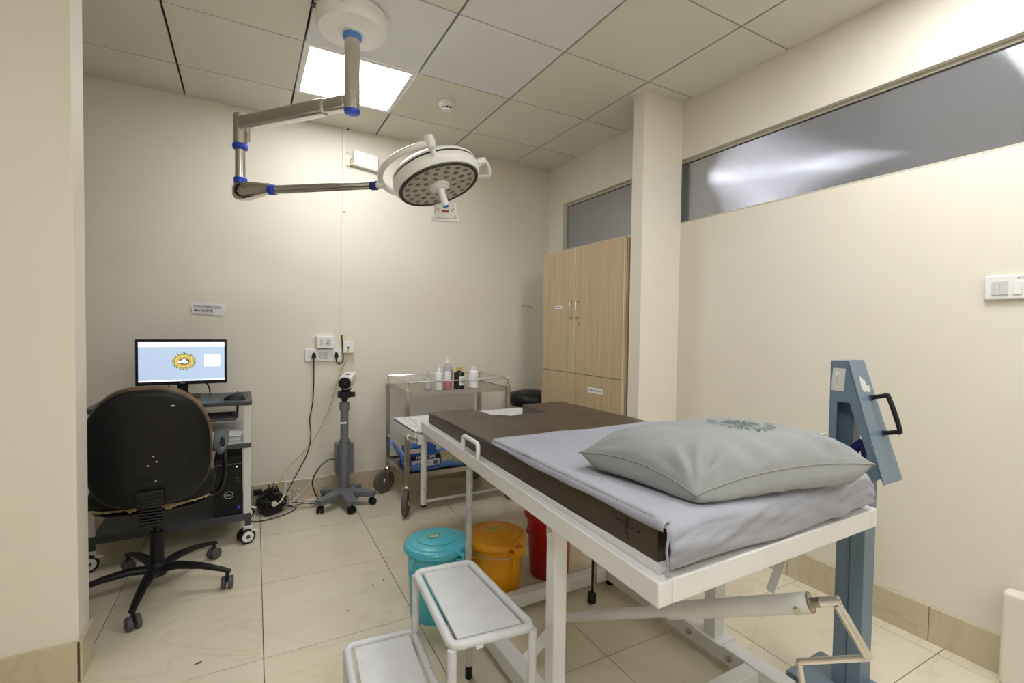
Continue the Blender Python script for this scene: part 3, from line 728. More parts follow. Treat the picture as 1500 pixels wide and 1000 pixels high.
# printed emblem on the upper face
def em(poly, name, m, lift=.0025):
    vs = [ptop(*p) + AZ * lift for p in poly]; mm = MB(); mm.add(vs, [tuple(range(len(vs)))]); return vs
def emb_mesh(quads, name, m):
    mm = MB()
    for q in quads:
        g = []
        nn_ = 3
        for a in range(nn_ + 1):
            for b in range(2):
                p0 = Vector(q[0]).lerp(Vector(q[1]), a / nn_); p1 = Vector(q[3]).lerp(Vector(q[2]), a / nn_); g.append(ptop(*p0.lerp(p1, b)) + AZ * .0035)
        mm.add(g, [(2 * a, 2 * a + 2, 2 * a + 3, 2 * a + 1) for a in range(nn_)])
    return mm.build(name, m, pw, smooth=80)
rnd = random.Random(3); ec = (.16, -.12); qs = []; ql = []
def polar(r, a): return (ec[0] + r * math.cos(a) * .98, ec[1] + r * math.sin(a) * 1.65)
def stroke(a0, r0, a1, r1, w, out):
    p, q = Vector(polar(r0, a0)), Vector(polar(r1, a1)); d_ = (q - p); nrm = Vector((-d_.y, d_.x)).normalized() * w
    out.append([(p - nrm)[:], (q - nrm)[:], (q + nrm)[:], (p + nrm)[:]])
for k in range(22):   # ring of letter-like strokes
    a = 2 * PI * k / 22
    if rnd.random() < .08: continue
    stroke(a, .20, a + .03, .27, .008, qs); 
    if k % 3 != 1: stroke(a, .265, a + .13, .262, .007, qs)
    if k % 2: stroke(a + .14, .21, a + .12, .265, .007, qs)
    if k % 4 == 0: stroke(a, .235, a + .12, .235, .007, qs)
for k in range(12):   # leaves in the middle
    a = 2 * PI * k / 12 + .1
    stroke(a, .03, a + .12, .15, .011, qs); stroke(a + .2, .10, a + .35, .16, .008, qs)
for k in range(24):
    a = 2 * PI * k / 24 + .1; stroke(a, .17, a + .2, .175, .006, ql)
emb_mesh(qs, 'printed_emblem', PRINT); emb_mesh(ql, 'printed_ring', PRINTL)

# ------------------------------------------------------------------ slate blue column machine
X0 = 1.70; X1 = 1.79
t = thing('column_machine', 'slate blue metal column unit with slanted head beside right wall', 'medical equipment', (1.72, .8, 0))
MB().box(1.618, 1.83, .45, .935, .006, .10).build('base_box', GBLUE, t, bevel=.003)
for xx in (1.64, 1.81):
    for yy in (.47, .91): MB().cyl((xx, yy, 0), (xx, yy, .007), .012, n=12).build('rubber_foot', BLACK, t)
MB().box(X0 + .002, 1.768, .750, .833, .1005, .84).build('column', GBLUE, t, bevel=.002)
MB().box(X0 + .0, X0 + .0018, .790, .792, .102, .80).build('seam_line', GBLUED, t, smooth=0)
hd = MB()
# side plates of the head: polygons in (y, z)
outer = [(.862, 1.166), (.817, 1.168), (.716, .822), (.700, .770), (.862, .770)]
def ring_plate(xa, xb):
    o_ = [(.866, 1.166), (.817, 1.168), (.712, .812), (.745, .785), (.866, .785)]
    i_ = [(.843, 1.032), (.806, 1.033), (.752, .880), (.757, .822), (.843, .822)]
    k = 5; mb = MB()
    v = [(xa, *p) for p in o_] + [(xa, *p) for p in i_] + [(xb, *p) for p in o_] + [(xb, *p) for p in i_]
    f = []
    for a in range(k):
        b = (a + 1) % k
        f += [(a, b, k + b, k + a), (2 * k + a, 3 * k + a, 3 * k + b, 2 * k + b), (a, 2 * k + a, 2 * k + b, b), (k + a, k + b, 3 * k + b, 3 * k + a)]
    return mb.add(v, f)
hb = ring_plate(X0 - .0005, X0 + .0015).build('side_plate', GBLUE, t, smooth=0)
ring_plate(X1 + .004, X1 + .006).build('side_plate', GBLUE, t, smooth=0)
MB().box(X0 + .0016, X0 + .0495, .862, .866, .786, 1.159).build('back_flange', GBLUE, t, smooth=0)
MB().box(X0 + .0016, X1 + .0038, .722, .861, .8405, .843).build('shelf_plate', GBLUE, t, smooth=0)
MB().box(X0 + .0016, X1 + .0038, .816, .866, 1.160, 1.166).build('top_plate', GBLUE, t, smooth=0)
MB().box(X0 + .05, X1 + .0038, .815, .866, .786, 1.159).build('back_channel', GBLUE, t, smooth=0)
pa, pb_ = Vector((0, .815, 1.168)), Vector((0, .705, .795))
dd = (pb_ - pa).normalized(); nn = Vector((0, dd.z, -dd.y)); nn = nn if nn.y < 0 else -nn
mb = MB(); w0, w1 = X0 - .002, X1 + .004
q0 = [Vector((w0, pa.y, pa.z)), Vector((w1, pa.y, pa.z)), Vector((w1 + .024, pb_.y, pb_.z)), Vector((w0, pb_.y, pb_.z))]
mb.add(q0 + [p + nn * .003 for p in q0], [(0, 1, 2, 3), (7, 6, 5, 4), (0, 4, 5, 1), (1, 5, 6, 2), (2, 6, 7, 3), (3, 7, 4, 0)])
sl = mb.build('slanted_panel', GBLUE, t, smooth=0)
def sp_(fx, fz, lift=.003): # point on the slanted panel: fx 0..1 across, fz 0..1 down
    a = q0[0].lerp(q0[3], fz); b = q0[1].lerp(q0[2], fz); return a.lerp(b, fx) + nn * lift
MB().tube([sp_(.66, .32), sp_(.66, .32, .04), sp_(.68, .335, .052), sp_(.72, .60, .052), sp_(.72, .615, .04), sp_(.72, .615)], .007, n=12, smooth=4).build('black_handle', BLACK, t)
for fz, fx in ((.32, .66), (.615, .72)): MB().cyl(sp_(fx, fz), sp_(fx, fz, .008), .010, n=16).build('handle_boss', GBLUED, t)
def patch(pts, name, m, parent=t):
    mm = MB(); mm.add([sp_(a, b, .0035) for a, b in pts] + [sp_(a, b, .0031) for a, b in pts], [tuple(range(len(pts))), tuple(reversed(range(len(pts), 2 * len(pts))))]); return mm.build(name, m, parent, smooth=0)
patch([(.34, .17), (.40, .13), (.50, .16), (.62, .17), (.66, .22), (.80, .215), (.82, .25), (.68, .275), (.55, .26), (.40, .27), (.30, .235)], 'torn_sticker_residue', SWG)
MB().prism([(.858, 1.142), (.820, 1.142), (.824, 1.068), (.862, 1.068)], AY, AZ, (X0 - .0012, 0, 0), AX, .0006).build('grey_label', SWG, t, smooth=0)
MB().prism([(.848, 1.132), (.838, 1.132), (.840, 1.078), (.850, 1.078)], AY, AZ, (X0 - .0018, 0, 0), AX, .0005).build('white_label', PAPER, t, smooth=0)
for q in range(3): MB().box(X0 - .0024, X0 - .0019, .8405 + .003 * q, .8415 + .003 * q, 1.084, 1.124 - .005 * q).build('label_print', INKG, t, smooth=0)
# blue-black hose roll lying in the head
MB().tube([(X0 + .03, .848, .835), (X0 + .012, .83, .862), (X0 + .02, .80, .85), (X0 + .03, .78, .83)], .022, n=14, smooth=4).build('hose', BLACK, t)
MB().tube([(X0 + .05, .84, .83), (X0 + .05, .79, .90), (X0 + .045, .77, .86), (X0 + .05, .76, .83)], .015, n=12, smooth=4).build('hose', MATS['dark blue plastic'], t)
MB().tube([(X0 - .002, .872, .92), (X0 - .022, .885, .915), (X0 - .026, .885, .885), (X0 - .002, .87, .875)], .004, n=8, smooth=3).build('hook', STEEL, t)

# ------------------------------------------------------------------ cabinet
t = thing('cabinet', 'tall oak laminate cabinet with four doors in corner by the column', 'cabinet', (2.27, 2.785, 0))
ya, yb, ym, zt_c, zs = 2.306, 3.258, 2.821, 1.845, .933
xb = 2.437
MB().box(2.122, xb, ya, yb, .0, zt_c).build('body', WOOD, t, smooth=0)
MB().box(2.1203, 2.1218, ya + .001, yb - .001, .03, zt_c - .002).build('gap_shade', WOODG, t, smooth=0)  # dark sheet over the wood body, paints the shade in the door gaps
def door(y0, y1, z0, z1, n_):
    d_ = MB().box(2.102, 2.1200, y0 + .002, y1 - .002, z0 + .002, z1 - .002).build('door', WOOD, t, smooth=0)
    e_ = MB()
    e_.box(2.1005, 2.1019, y0 + .002, y0 + .009, z0 + .002, z1 - .002)
    e_.build('edge_band', WOODE, d_, smooth=0)
    return d_
d1 = door(ym, yb, zs, zt_c, 0); d2_ = door(ya, ym, zs, zt_c, 1); d3 = door(ym, yb, .03, zs, 2); d4 = door(ya, ym, .03, zs, 3)
def chandle(y, z0, z1, p):
    MB().tube([(2.102, y, z0), (2.078, y, z0), (2.076, y, z0 + .004), (2.076, y, z1 - .004), (2.078, y, z1), (2.102, y, z1)], .0045, n=8).build('handle', STEEL, p)
chandle(ym + .042, 1.335, 1.455, d1); chandle(ym - .038, 1.335, 1.455, d2_)
lk = MB().lathe((2.102, ym - .045, 1.293), (-1, 0, 0), [(.011, 0), (.011, .006), (.008, .009)], 16).build('lock', STEEL, d2_)
MB().tube([(2.093, ym - .045, 1.29), (2.086, ym - .045, 1.268), (2.088, ym - .043, 1.255)], .004, n=8).build('key', STEEL, d2_)
lb = MB().box(2.1012, 2.1018, 2.988, 3.08, 1.407, 1.432).build('paper_label', PAPER, d1, smooth=0)
for k in range(7): MB().box(2.1006, 2.1011, 2.998 + .010 * k, 3.004 + .010 * k, 1.415, 1.423).build('label_print', INKG, d1, smooth=0)
lb = MB().box(2.1012, 2.1018, 2.50, 2.66, .815, .852).build('paper_label', PAPER, d4, smooth=0)
for k in range(11): MB().box(2.1006, 2.1011, 2.516 + .0118 * k, 2.5235 + .0118 * k, .829, .838).build('label_print', INKG, d4, smooth=0)
MB().lathe((2.25, ya, 1.24), (0, -1, 0), [(.012, 0), (.010, .006), (.004, .008)], 12).build('side_catch', WHITEP, t)
MB().box(2.124, 2.130, ya - .0015, ya - .0002, .02, zt_c - .002).build('edge_band', WOODE, t, smooth=0)
# hook rail sticking out beyond the cabinet, and the black chair back behind it
hk = MB().tube([(2.17, 3.712, 1.455), (2.17, 3.60, 1.45), (2.15, 3.5, 1.438), (2.12, 3.47, 1.43), (2.105, 3.475, 1.445)], .004, n=8, smooth=4).build('wall_hook', STEEL)
tag(hk, 'thin bent metal hook on wall left of the oak cabinet', 'hook')
t = thing('black_stool', 'black padded stool mostly hidden behind the mattress beside oak cabinet', 'stool', (2.14, 3.48, 0))
MB().lathe((2.14, 3.48, .60), AZ, [(.17, 0), (.195, .02), (.202, .06), (.185, .10), (.12, .118), (.01, .122)], 40).build('seat', BLACKS, t, smooth=60)
MB().cyl((2.14, 3.48, .10), (2.14, 3.48, .60), .022, n=16).build('post', BLACK, t)
for k in range(5):
    a = 2 * PI * k / 5 + .3
    MB().bar((2.14, 3.48, .09), (2.14 + .19 * math.cos(a), 3.48 + .19 * math.sin(a), .05), .03, .022).build('leg', BLACK, t, bevel=.003)
    MB().cyl((2.14 + .18 * math.cos(a) - .01, 3.48 + .18 * math.sin(a), .022), (2.14 + .18 * math.cos(a) + .01, 3.48 + .18 * math.sin(a), .022), .022, n=14).build('castor', BLACK, t)

# ------------------------------------------------------------------ step stool
t = thing('step_stool', 'two-step white tubular steel stool in front of the bins', 'step stool', (.5, 1.35, 0))
A_, B_, C_, D_ = Vector((.507, 1.558, 0)), Vector((.700, 1.538, 0)), Vector((.706, 1.122, 0)), Vector((.474, 1.148, 0))
E_, F_, G_, H_ = Vector((.288, 1.598, 0)), Vector((.507, 1.576, 0)), Vector((.474, 1.165, 0)), Vector((.258, 1.19, 0))
def frame_(pts, z, r, name, m=CHIPW, cr=.02):
    P = []
    for i in range(4):
        p = pts[i]; a = (pts[i - 1] - p).normalized(); b = (pts[(i + 1) % 4] - p).normalized()
        P += [p + a * cr, p + (a + b) * cr * .3, p + b * cr]
    return MB().tube([p + AZ * z for p in P], r, n=12, closed=True).build(name, m, t)
frame_([A_, B_, C_, D_], .417, .0125, 'top_frame')
def tray(pts, z, name, ins=.021):
    c = sum(pts, Vector()) / 4; q = []
    for i in range(4):
        p = pts[i]; a = (pts[i - 1] - p).normalized(); b = (pts[(i + 1) % 4] - p).normalized(); q.append(p + (a + b) * ins)
    mb = MB(); mb.prism([(p.x, p.y) for p in q], AX, AY, (0, 0, z - .005), AZ, .009)
    return mb.build(name, CHIPW, t, smooth=0, bevel=.002)
tray([A_, B_, C_, D_], .419, 'top_step')
for p, q in ((A_, B_), (C_, D_)):
    for f in (.3, .7):
        MB().box(*[x for x in (p.lerp(q, f).x - .01, p.lerp(q, f).x + .01)], *sorted((p.y, p.y + (-.03 if p is A_ else .03))), .407, .4125).build('tab', CHIPW, t)
frame_([E_, F_, G_, H_], .205, .0125, 'lower_frame')
tray([E_, F_, G_, H_], .207, 'lower_step')
for p in (A_, B_, C_, D_):
    l_ = MB().tube([p + AZ * .41, p + AZ * .03], .0125, n=14).build('leg', CHIPW, t); MB().cyl(p, p + AZ * .045, .0132, n=14).build('rubber_tip', BLACK, l_)
for p in (E_, H_):
    l_ = MB().tube([p + AZ * .20, p + AZ * .03], .0125, n=14).build('leg', CHIPW, t); MB().cyl(p, p + AZ * .045, .0132, n=14).build('rubber_tip', BLACK, l_)

# ------------------------------------------------------------------ pedal-less lidded bins
def bin_(name, lab, cat, x, y, m, z, rt, rb, face, stick=None, txt=None, tm=None, txt2=None, sd=0):
    t = thing(name, lab, cat, (x, y, 0), 'lidded waste bins under the table')
    h = z - .03
    MB().lathe((x, y, 0), AZ, [(rb * .96, 0), (rb, .006), (rb + (rt - .012 - rb) * .5, h * .5), (rt - .012, h - .02), (rt - .004, h - .018), (rt - .003, h)], 44).build('body', m, t, smooth=40)
    fv = Vector((math.cos(face), math.sin(face), 0)); sv = Vector((-fv.y, fv.x, 0)); c = Vector((x, y, 0))
    ld = MB().lathe((x, y, h - .004), AZ, [(rt - .001, -.012), (rt + .002, -.010), (rt + .002, .004), (rt - .004, .014), (rt - .018, .019), (rt - .026, .015), (rt - .034, .018), (rt * .5, .030), (rt * .2, .034), (.003, .0345)], 48).build('lid', m, t, smooth=50)
    MB().lathe((x, y, h + .019), AZ, [(rt * .60, .006), (rt * .605, .0085), (rt * .59, .0085)], 40, False, False).build('lid_ridge', m, ld)
    # rib on the front
    MB().bar(c + fv * (rb + .002) + AZ * .02, c + fv * (rt - .011) + AZ * (h - .05), .014, .008, fv).build('front_rib', m, t, bevel=.002)
    # lid tongue with two prongs
    for s in (-1, 1): MB().bar(c + fv * (rt - .02) + sv * s * .026 + AZ * (h + .012), c + fv * (rt + .030) + sv * s * .024 + AZ * (h - .004), .010, .012).build('prong', m, ld, bevel=.002)
    MB().bar(c + fv * (rt + .028) + sv * -.030 + AZ * (h - .014), c + fv * (rt + .028) + sv * .030 + AZ * (h - .014), .010, .030).build('clasp', m, t, bevel=.002)
    MB().obox(c + fv * (rt + .012) + AZ * (h - .028), fv, sv, AZ, .02, .030, .006).build('clasp_shelf', m, t, bevel=.002)
    # bail handle hanging round the rim
    pts = []
    for k in range(17):
        a = face + PI / 2 + PI * k / 16 * -1 * sd if sd else face + PI / 2 - PI * k / 16
        r_ = rt + .014 + .004 * math.sin(PI * k / 16)
        pts.append(Vector((x + r_ * math.cos(a), y + r_ * math.sin(a), h - .022 - .018 * math.sin(PI * k / 16))))
    if name and m is YELLOW: MB().tube(pts[9:], .0028, n=8).build('bail', STEEL, t)
    # side ear
    for s in (1, -1):
        e_ = c + sv * s * (rt - .012)
        MB().tube([e_ + AZ * (h - .02), e_ + sv * s * .014 + AZ * (h - .016), e_ + sv * s * .034 + AZ * (h - .062), e_ + sv * s * .022 + AZ * (h - .074), e_ - sv * s * .006 + AZ * (h - .066)], .0055, n=8, smooth=3).build('ear', m, t)
    if stick:
        hz = h + .0305
        MB().lathe((x - .012, y + .008, hz), AZ, [(.028, -.002), (.028, .0006)], 30, sx=1, sy=1).build('sticker', stick, ld)
        dr = Vector((math.cos(-.45), math.sin(-.45), 0)); du = Vector((-dr.y, dr.x, 0))
        for q, (w_, oy) in enumerate(((txt, .007), (txt2, -.008))):
            text(w_, 'sticker_text', tm, ld, Vector((x - .012, y + .008, hz + .0007)) + du * oy, dr, du, .0145, .0002, bold=.0004)
    return t
bin_('waste_bin', 'teal blue lidded plastic bin behind the step stool', 'bin', .738, 1.975, TEAL, .335, .142, .114, math.radians(-62), STICKG, 'BLUE', PAPER, 'WASTE')
bin_('waste_bin', 'orange yellow lidded plastic bin between teal and red bins', 'bin', 1.032, 1.985, YELLOW, .305, .146, .116, math.radians(-78), STICKY, 'YELLOW', STICKG, 'WASTE')
bin_('waste_bin', 'dark red plastic bin partly hidden behind white table leg', 'bin', 1.372, 2.03, RED, .345, .130, .100, math.radians(-80))

# ------------------------------------------------------------------ castor helper
def wheel_pair(mb_parent, x, y, r, w, ang, m1, m2, hub=None, gap=.012):
    dv = Vector((-math.sin(ang), math.cos(ang), 0))
    for s in (-1, 1):
        c = Vector((x, y, r)) + dv * s * (gap / 2)
        wh = MB().lathe(c, dv * s, [(r * .9, 0), (r, .002), (r, w - .003), (r * .93, w), (r * .5, w + .001)], 24).build('wheel', m1, mb_parent)
        if hub: MB().lathe(c + dv * s * w, dv * s, [(r * .55, 0), (r * .5, .002), (r * .2, .003)], 18).build('hub', hub, mb_parent)
    MB().box(x - r * .5, x + r * .5, y - .004, y + .004, r, r * 1.9).build('castor_hood', m2, mb_parent, bevel=.004)

# ------------------------------------------------------------------ office chair
hx, hy = -.366, 2.745
t = thing('office_chair', 'black office chair with worn tan edges, seen from behind at desk', 'office chair', (hx, hy, 0))
hub = MB().lathe((hx, hy, .075), AZ, [(.040, 0), (.044, .01), (.042, .05), (.032, .062)], 28).build('hub', BLACK, t)
for k in range(5):
    a = math.radians(-97 + 72 * k); d_ = Vector((math.cos(a), math.sin(a), 0)); c = Vector((hx, hy, 0)); R = .318
    sv = Vector((-d_.y, d_.x, 0))
    rs = []
    for q, w_, z_, h_ in ((.02, .024, .105, .020), (.10, .024, .118, .017), (.20, .019, .112, .014), (.29, .015, .094, .011), (.33, .013, .082, .010)):
        p = c + d_ * q + AZ * z_
        rs.append([p + sv * (w_ * math.cos(b)) + AZ * (h_ * math.sin(b)) for b in [2 * PI * j / 12 for j in range(12)]])
    lg = MB().rings(rs).build('leg', BLACK, t, smooth=60)
    e_ = c + d_ * R
    MB().cyl(e_ + AZ * .045, e_ + AZ * .085, .008, n=12).build('castor_stem', BLACK, lg)
    wheel_pair(lg, e_.x, e_.y, .029, .018, a + .6 + k * 1.3, STANDG2, BLACK)
MB().cyl((hx, hy, .12), (hx, hy, .28), .029, .027, n=24).build('gas_lift', BLACK, t)
MB().cyl((hx, hy, .27), (hx, hy, .44), .015, n=20).build('piston', BLACK, t)
MB().box(hx - .09, hx + .09, hy - .10, hy + .12, .40, .435).build('mechanism', BLACK, t, bevel=.01)
def cushion(cx_, cy_, w, d_, z0, z1, name, m, flop=0):
    n_ = 40; rs = []
    for f, z in ((.90, z0), (.98, z0 + .012), (1.0, (z0 + z1) / 2), (.985, z1 - .012), (.90, z1), (.4, z1 + .008), (.02, z1 + .010)):
        ring = []
        for j in range(n_):
            a = 2 * PI * j / n_; ca, sa = math.cos(a), math.sin(a); p_ = 3.2
            r_ = (abs(ca) ** p_ + abs(sa) ** p_) ** (-1 / p_)
            ring.append((cx_ + w * f * r_ * ca, cy_ + d_ * f * r_ * sa, z + flop * math.sin(5 * a)))
        rs.append(ring)
    return MB().rings(rs).build(name, m, t, smooth=60)
cushion(hx, 2.755, .235, .225, .452, .525, 'seat', BLACKF)
cushion(hx, 2.755, .222, .215, .425, .455, 'seat_shell', BLACK)
# torn cover and foam hanging under the seat rim
rf = random.Random(5); vs = []; fs_ = []; kk = 60
for j in range(kk + 1):
    x = hx - .20 + .42 * j / kk
    yb2 = 2.755 - .222 + .06 * (2 * (x - hx) / .42) ** 4
    dz = .004 + .045 * max(0, noise.noise(Vector((x * 9, 2, 3)))) + .012 * abs(noise.noise(Vector((x * 22, 0, 3)))) + .01 * rf.random()
    vs += [(x, yb2, .468), (x, yb2 - .004, .468 - dz * .5), (x, yb2 + .004, .468 - dz)]
for j in range(kk):
    for q in (0, 1): fs_.append((j * 3 + q, j * 3 + 3 + q, j * 3 + 4 + q, j * 3 + 1 + q))
mm = MB(); mm.add(vs, fs_); o = mm.build('torn_foam', FOAM, t, smooth=0)
md = o.modifiers.new('so', 'SOLIDIFY'); md.thickness = .006
# backrest: outline radius function around the centre, tilted
bc = Vector((-.352, 2.455, .735)); tilt = math.radians(9)
bu = Vector((0, math.sin(-tilt) * 1, math.cos(tilt))); bnr = Vector((0, -math.cos(tilt), -math.sin(tilt)))   # outward (towards the viewer)
def bo(a, k=1.0):
    ca, sa = math.cos(a), math.sin(a); p_ = 3.3
    r_ = (abs(ca) ** p_ + abs(sa) ** p_) ** (-1 / p_)
    x = .218 * r_ * ca * k; z = .255 * r_ * sa * k
    if z > 0: x *= 1 - .26 * (z / .255) ** 2
    else: x *= 1 - .03 * (z / .255) ** 2
    return x, z
def bring(k, off, curve=.5):
    out = []
    for j in range(56):
        x, z = bo(2 * PI * j / 56, k); out.append(bc + AX * x + bu * z + bnr * (off - curve * x * x * 1.2))
    return out
MB().rings([bring(.93, -.062), bring(.99, -.055), bring(1.018, -.035), bring(1.015, -.010), bring(.998, .002), bring(.9, .003)]).build('back_cushion', TAN, t, smooth=60)
bs = MB().rings([bring(.99, .000), bring(1.0, .008), bring(.985, .018), bring(.95, .025), bring(.88, .029), bring(.6, .033), bring(.3, .034), bring(.02, .034)]).build('back_shell', BLACKS, t, smooth=60)
MB().rings([[p for p in bring(.9, -.064)], [p for p in bring(.5, -.075)], [p for p in bring(.02, -.078)]]).build('back_pad', BLACKF, t, smooth=60)
for q, zz in enumerate((-.115, -.135, -.155)):
    MB().tube([bc + AX * x + bu * (zz + .055 * (x / .17) ** 2) + bnr * (.0335 - .6 * x * x - (.0 if abs(x) < .15 else .002)) for x in [-.17 + .34 * k / 20 for k in range(21)]], .0016, n=6).build('moulded_line', BLACK, bs)
px_ = bc.x + .005
MB().obox(bc + AX * .005 + bu * -.205 + bnr * .036, AX, bu, bnr, .048, .036, .012).build('bracket_cover', BLACKS, t, bevel=.004)
for k in range(9):
    z = .525 - .014 * k; 
    MB().obox(Vector((px_, 2.455 + .0 + .0035 * k, z - .01)), AX, Vector((0, 1, -.25)), Vector((0, .25, 1)), .040 - .001 * (k % 2), .020, .0045).build('bellows_fold', BLACK, t, bevel=.003)
MB().bar((px_, 2.47, .51), (px_, 2.50, .415), .05, .018).build('back_bar', BLACK, t, bevel=.003)
MB().bar((px_, 2.50, .418), (px_, 2.68, .415), .05, .014).build('back_bar', BLACK, t, bevel=.003)
# armrests: curved grey plastic
for s in (1, -1):
    X_ = hx + s * .262
    ar = MB()
    path = [(X_ - s * .05, 2.70, .445), (X_ - s * .01, 2.705, .45), (X_ + s * .012, 2.70, .52), (X_ + s * .014, 2.68, .61), (X_ + s * .012, 2.64, .675), (X_ + s * .008, 2.62, .705)]
    pp = catmull([Vector(p) for p in path], 5)
    rs = []
    for i, p in enumerate(pp):
        d_ = (pp[min(i + 1, len(pp) - 1)] - pp[max(i - 1, 0)]).normalized(); b1 = AY - d_ * d_.dot(AY); b1.normalize(); b2 = d_.cross(b1)
        rs.append([p + b1 * (.030 * math.cos(a)) + b2 * (.010 * math.sin(a)) for a in [2 * PI * j / 12 for j in range(12)]])
    ar.rings(rs); A1 = ar.build('armrest_support', BLACK, t, smooth=60)
    rs = []
    for y, w_, z in ((2.575, .012, .664), (2.59, .025, .672), (2.64, .032, .690), (2.74, .033, .708), (2.82, .031, .712), (2.845, .012, .708)):
        rs.append([(X_ + w_ * math.cos(a), y, z + .011 * math.sin(a)) for a in [2 * PI * j / 14 for j in range(14)]])
    MB().rings(rs).build('armrest', DGREY, t, smooth=60)
fl_ = MB()
for k, (a, b, c) in enumerate(((.09, .19, .0335), (.02, -.02, .036), (-.0, -.06, .036), (.03, -.045, .036), (.025, -.13, .035))):
    p = bc + AX * a + bu * b + bnr * (c - .6 * a * a + .0015); fl_.obox(p, AX, bu, bnr, .003 if k else .006, .0025, .0006)
fl_.build('paint_flecks', PAPER, bs, smooth=0)

# ------------------------------------------------------------------ computer trolley
dx0, dx1, dy0, dy1 = -.705, .033, 3.105, 3.545
t = thing('computer_trolley', 'dark grey wheeled computer desk with pale metal posts by back wall', 'desk', ((dx0 + dx1) / 2, 3.32, 0))
MB().box(dx0, dx1, dy0, dy1, .797, .820).build('desktop', DGREY, t, bevel=.002)
MB().box(dx0 + .01, dx1 - .004, dy0 + .005, dy1, .550, .575).build('middle_shelf', DGREY, t, bevel=.002)
MB().box(dx0 + .02, dx1 - .03, dy0 + .005, dy1, .130, .168).build('bottom_shelf', DGREY, t, bevel=.002)
for x in (dx0 + .022, dx1 - .020):
    for y in (dy0 + .020, dy1 - .03):
        for z0, z1 in ((.1685, .5495), (.5755, .7965)):
            MB().box(x - .026, x + .014, y - .012, y + .014, z0, z1).build('post', GREYPOST, t, bevel=.003)
        cs = MB().box(x - .018, x + .014, y - .012, y + .014, .095, .168).build('corner_foot', DGREY, t, bevel=.003)
        yy = y + .0
        MB().bar((x - .004, yy, .098), (x - .004, yy, .060), .045, .030, (0, 1, 0)).build('castor_fork', SWW, cs, bevel=.008)
        for s in (-1, 1):
            dv = Vector((.35, -.94, 0)) if x > -.3 else Vector((.25, -.97, 0)); c = Vector((x - .012, yy - .012, .042)) + dv * (s * .013)
            wh = MB().lathe(c, dv * s, [(.039, 0), (.042, .003), (.042, .013), (.039, .016), (.030, .017)], 28).build('castor_wheel', BLACK, cs)
            MB().lathe(c + dv * s * .0165, dv * s, [(.031, 0), (.030, .002), (.015, .003)], 24).build('wheel_disc', SWW, cs)
            MB().lathe(c + dv * s * .0192, dv * s, [(.011, 0), (.010, .003)], 16).build('hub_cap', DGREY, cs)
        MB().bar((x + .01, yy - .02, .075), (x + .045, yy - .04, .072), .022, .004).build('brake_tab', SWW, cs, bevel=.001)
kt = MB().box(-.52, -.045, dy0 - .045, dy0 + .25, .722, .728); kt.box(-.52, -.045, dy0 - .055, dy0 - .045, .722, .738)
kt = kt.build('keyboard_tray', DGREY, t, bevel=.002)
MB().box(-.046, -.036, dy0 - .01, dy0 + .24, .728, .796).build('tray_runner', BLACK, kt)
MB().box(-.53, -.52, dy0 - .01, dy0 + .24, .728, .796).build('tray_runner', BLACK, kt)
kb = thing('keyboard', 'black computer keyboard on the pull-out tray under the desktop', 'keyboard', (-.28, 3.17, .7285))
MB().box(-.50, -.06, 3.08, 3.22, .7285, .742).build('case', BLACK, kb, bevel=.003)
for r in range(5):
    mk = MB()
    for k in range(16): mk.box(-.49 + .0265 * k, -.467 + .0265 * k, 3.09 + .024 * r, 3.111 + .024 * r, .742, .7475)
    mk.build('key_row', BLACKF, kb, smooth=0)
ms = thing('computer_mouse', 'black computer mouse with cord near right end of the desktop', 'mouse', (-.055, 3.20, .8205))
rs = []
for q, w_, h_ in ((-.055, .012, .008), (-.045, .026, .018), (-.02, .032, .030), (.01, .032, .034), (.035, .028, .028), (.05, .016, .014), (.055, .006, .006)):
    rs.append([(-.055 + q, 3.20 + w_ * math.cos(a), .8215 + max(0, math.sin(a)) * h_) for a in [2 * PI * j / 16 for j in range(16)]])
MB().rings(rs).build('mouse_body', BLACK, ms, smooth=60)
MB().tube([(-.002, 3.21, .828), (.01, 3.30, .826), (.0, 3.42, .8235), (-.02, 3.47, .8235), (-.05, 3.53, .8235)], .0018, n=6, smooth=5).build('cord', BLACK, ms)

# monitor
t = thing('monitor', 'black flat monitor showing pale blue desktop with round emblem', 'monitor', (-.30, 3.42, .8205))
mx0, mx1, my, mz0, mz1 = -.546, -.100, 3.395, .898, 1.163
bz = MB().box(mx0, mx1, my, my + .028, mz0, mz1).build('housing', BLACK, t, bevel=.003)
MB().box(mx0 + .05, mx1 - .05, my + .0285, my + .05, mz0 + .03, mz1 - .03).build('back_hump', BLACK, t, bevel=.008)
sx0, sx1, sz0, sz1 = mx0 + .014, mx1 - .012, mz0 + .020, mz1 - .013
MB().box(sx0, sx1, my - .0009, my - .0001, sz0, sz1).build('screen', SCREEN, bz, smooth=0)
def sr(x0, x1, z0, z1, m, name, lift=.0012): return MB().box(sx0 + (sx1 - sx0) * x0, sx0 + (sx1 - sx0) * x1, my - lift, my - .0009, sz0 + (sz1 - sz0) * z0, sz0 + (sz1 - sz0) * z1).build(name, m, bz, smooth=0)
sr(0, 1, .87, 1, SCREENW, 'toolbar'); sr(0, 1, 0, .035, SCREENW, 'taskbar'); sr(.755, .945, .36, .67, SCREENW, 'window')
sr(.80, .905, .43, .45, SC_D, 'window_text', .0016)
for k in range(7): sr(.49 + .035 * k, .505 + .035 * k, .008, .026, SC_D, 'taskbar_icon', .0016)
for a, b in ((.02, .07), (.88, .91), (.93, .95)): sr(a, b, .94, .955, SC_D, 'toolbar_text', .0016)
for a, b in ((.03, .05), (.12, .15), (.18, .21)): sr(a, b, .89, .90, SC_D, 'toolbar_text', .0016)
ecx, ecz = sx0 + (sx1 - sx0) * .515, sz0 + (sz1 - sz0) * .50
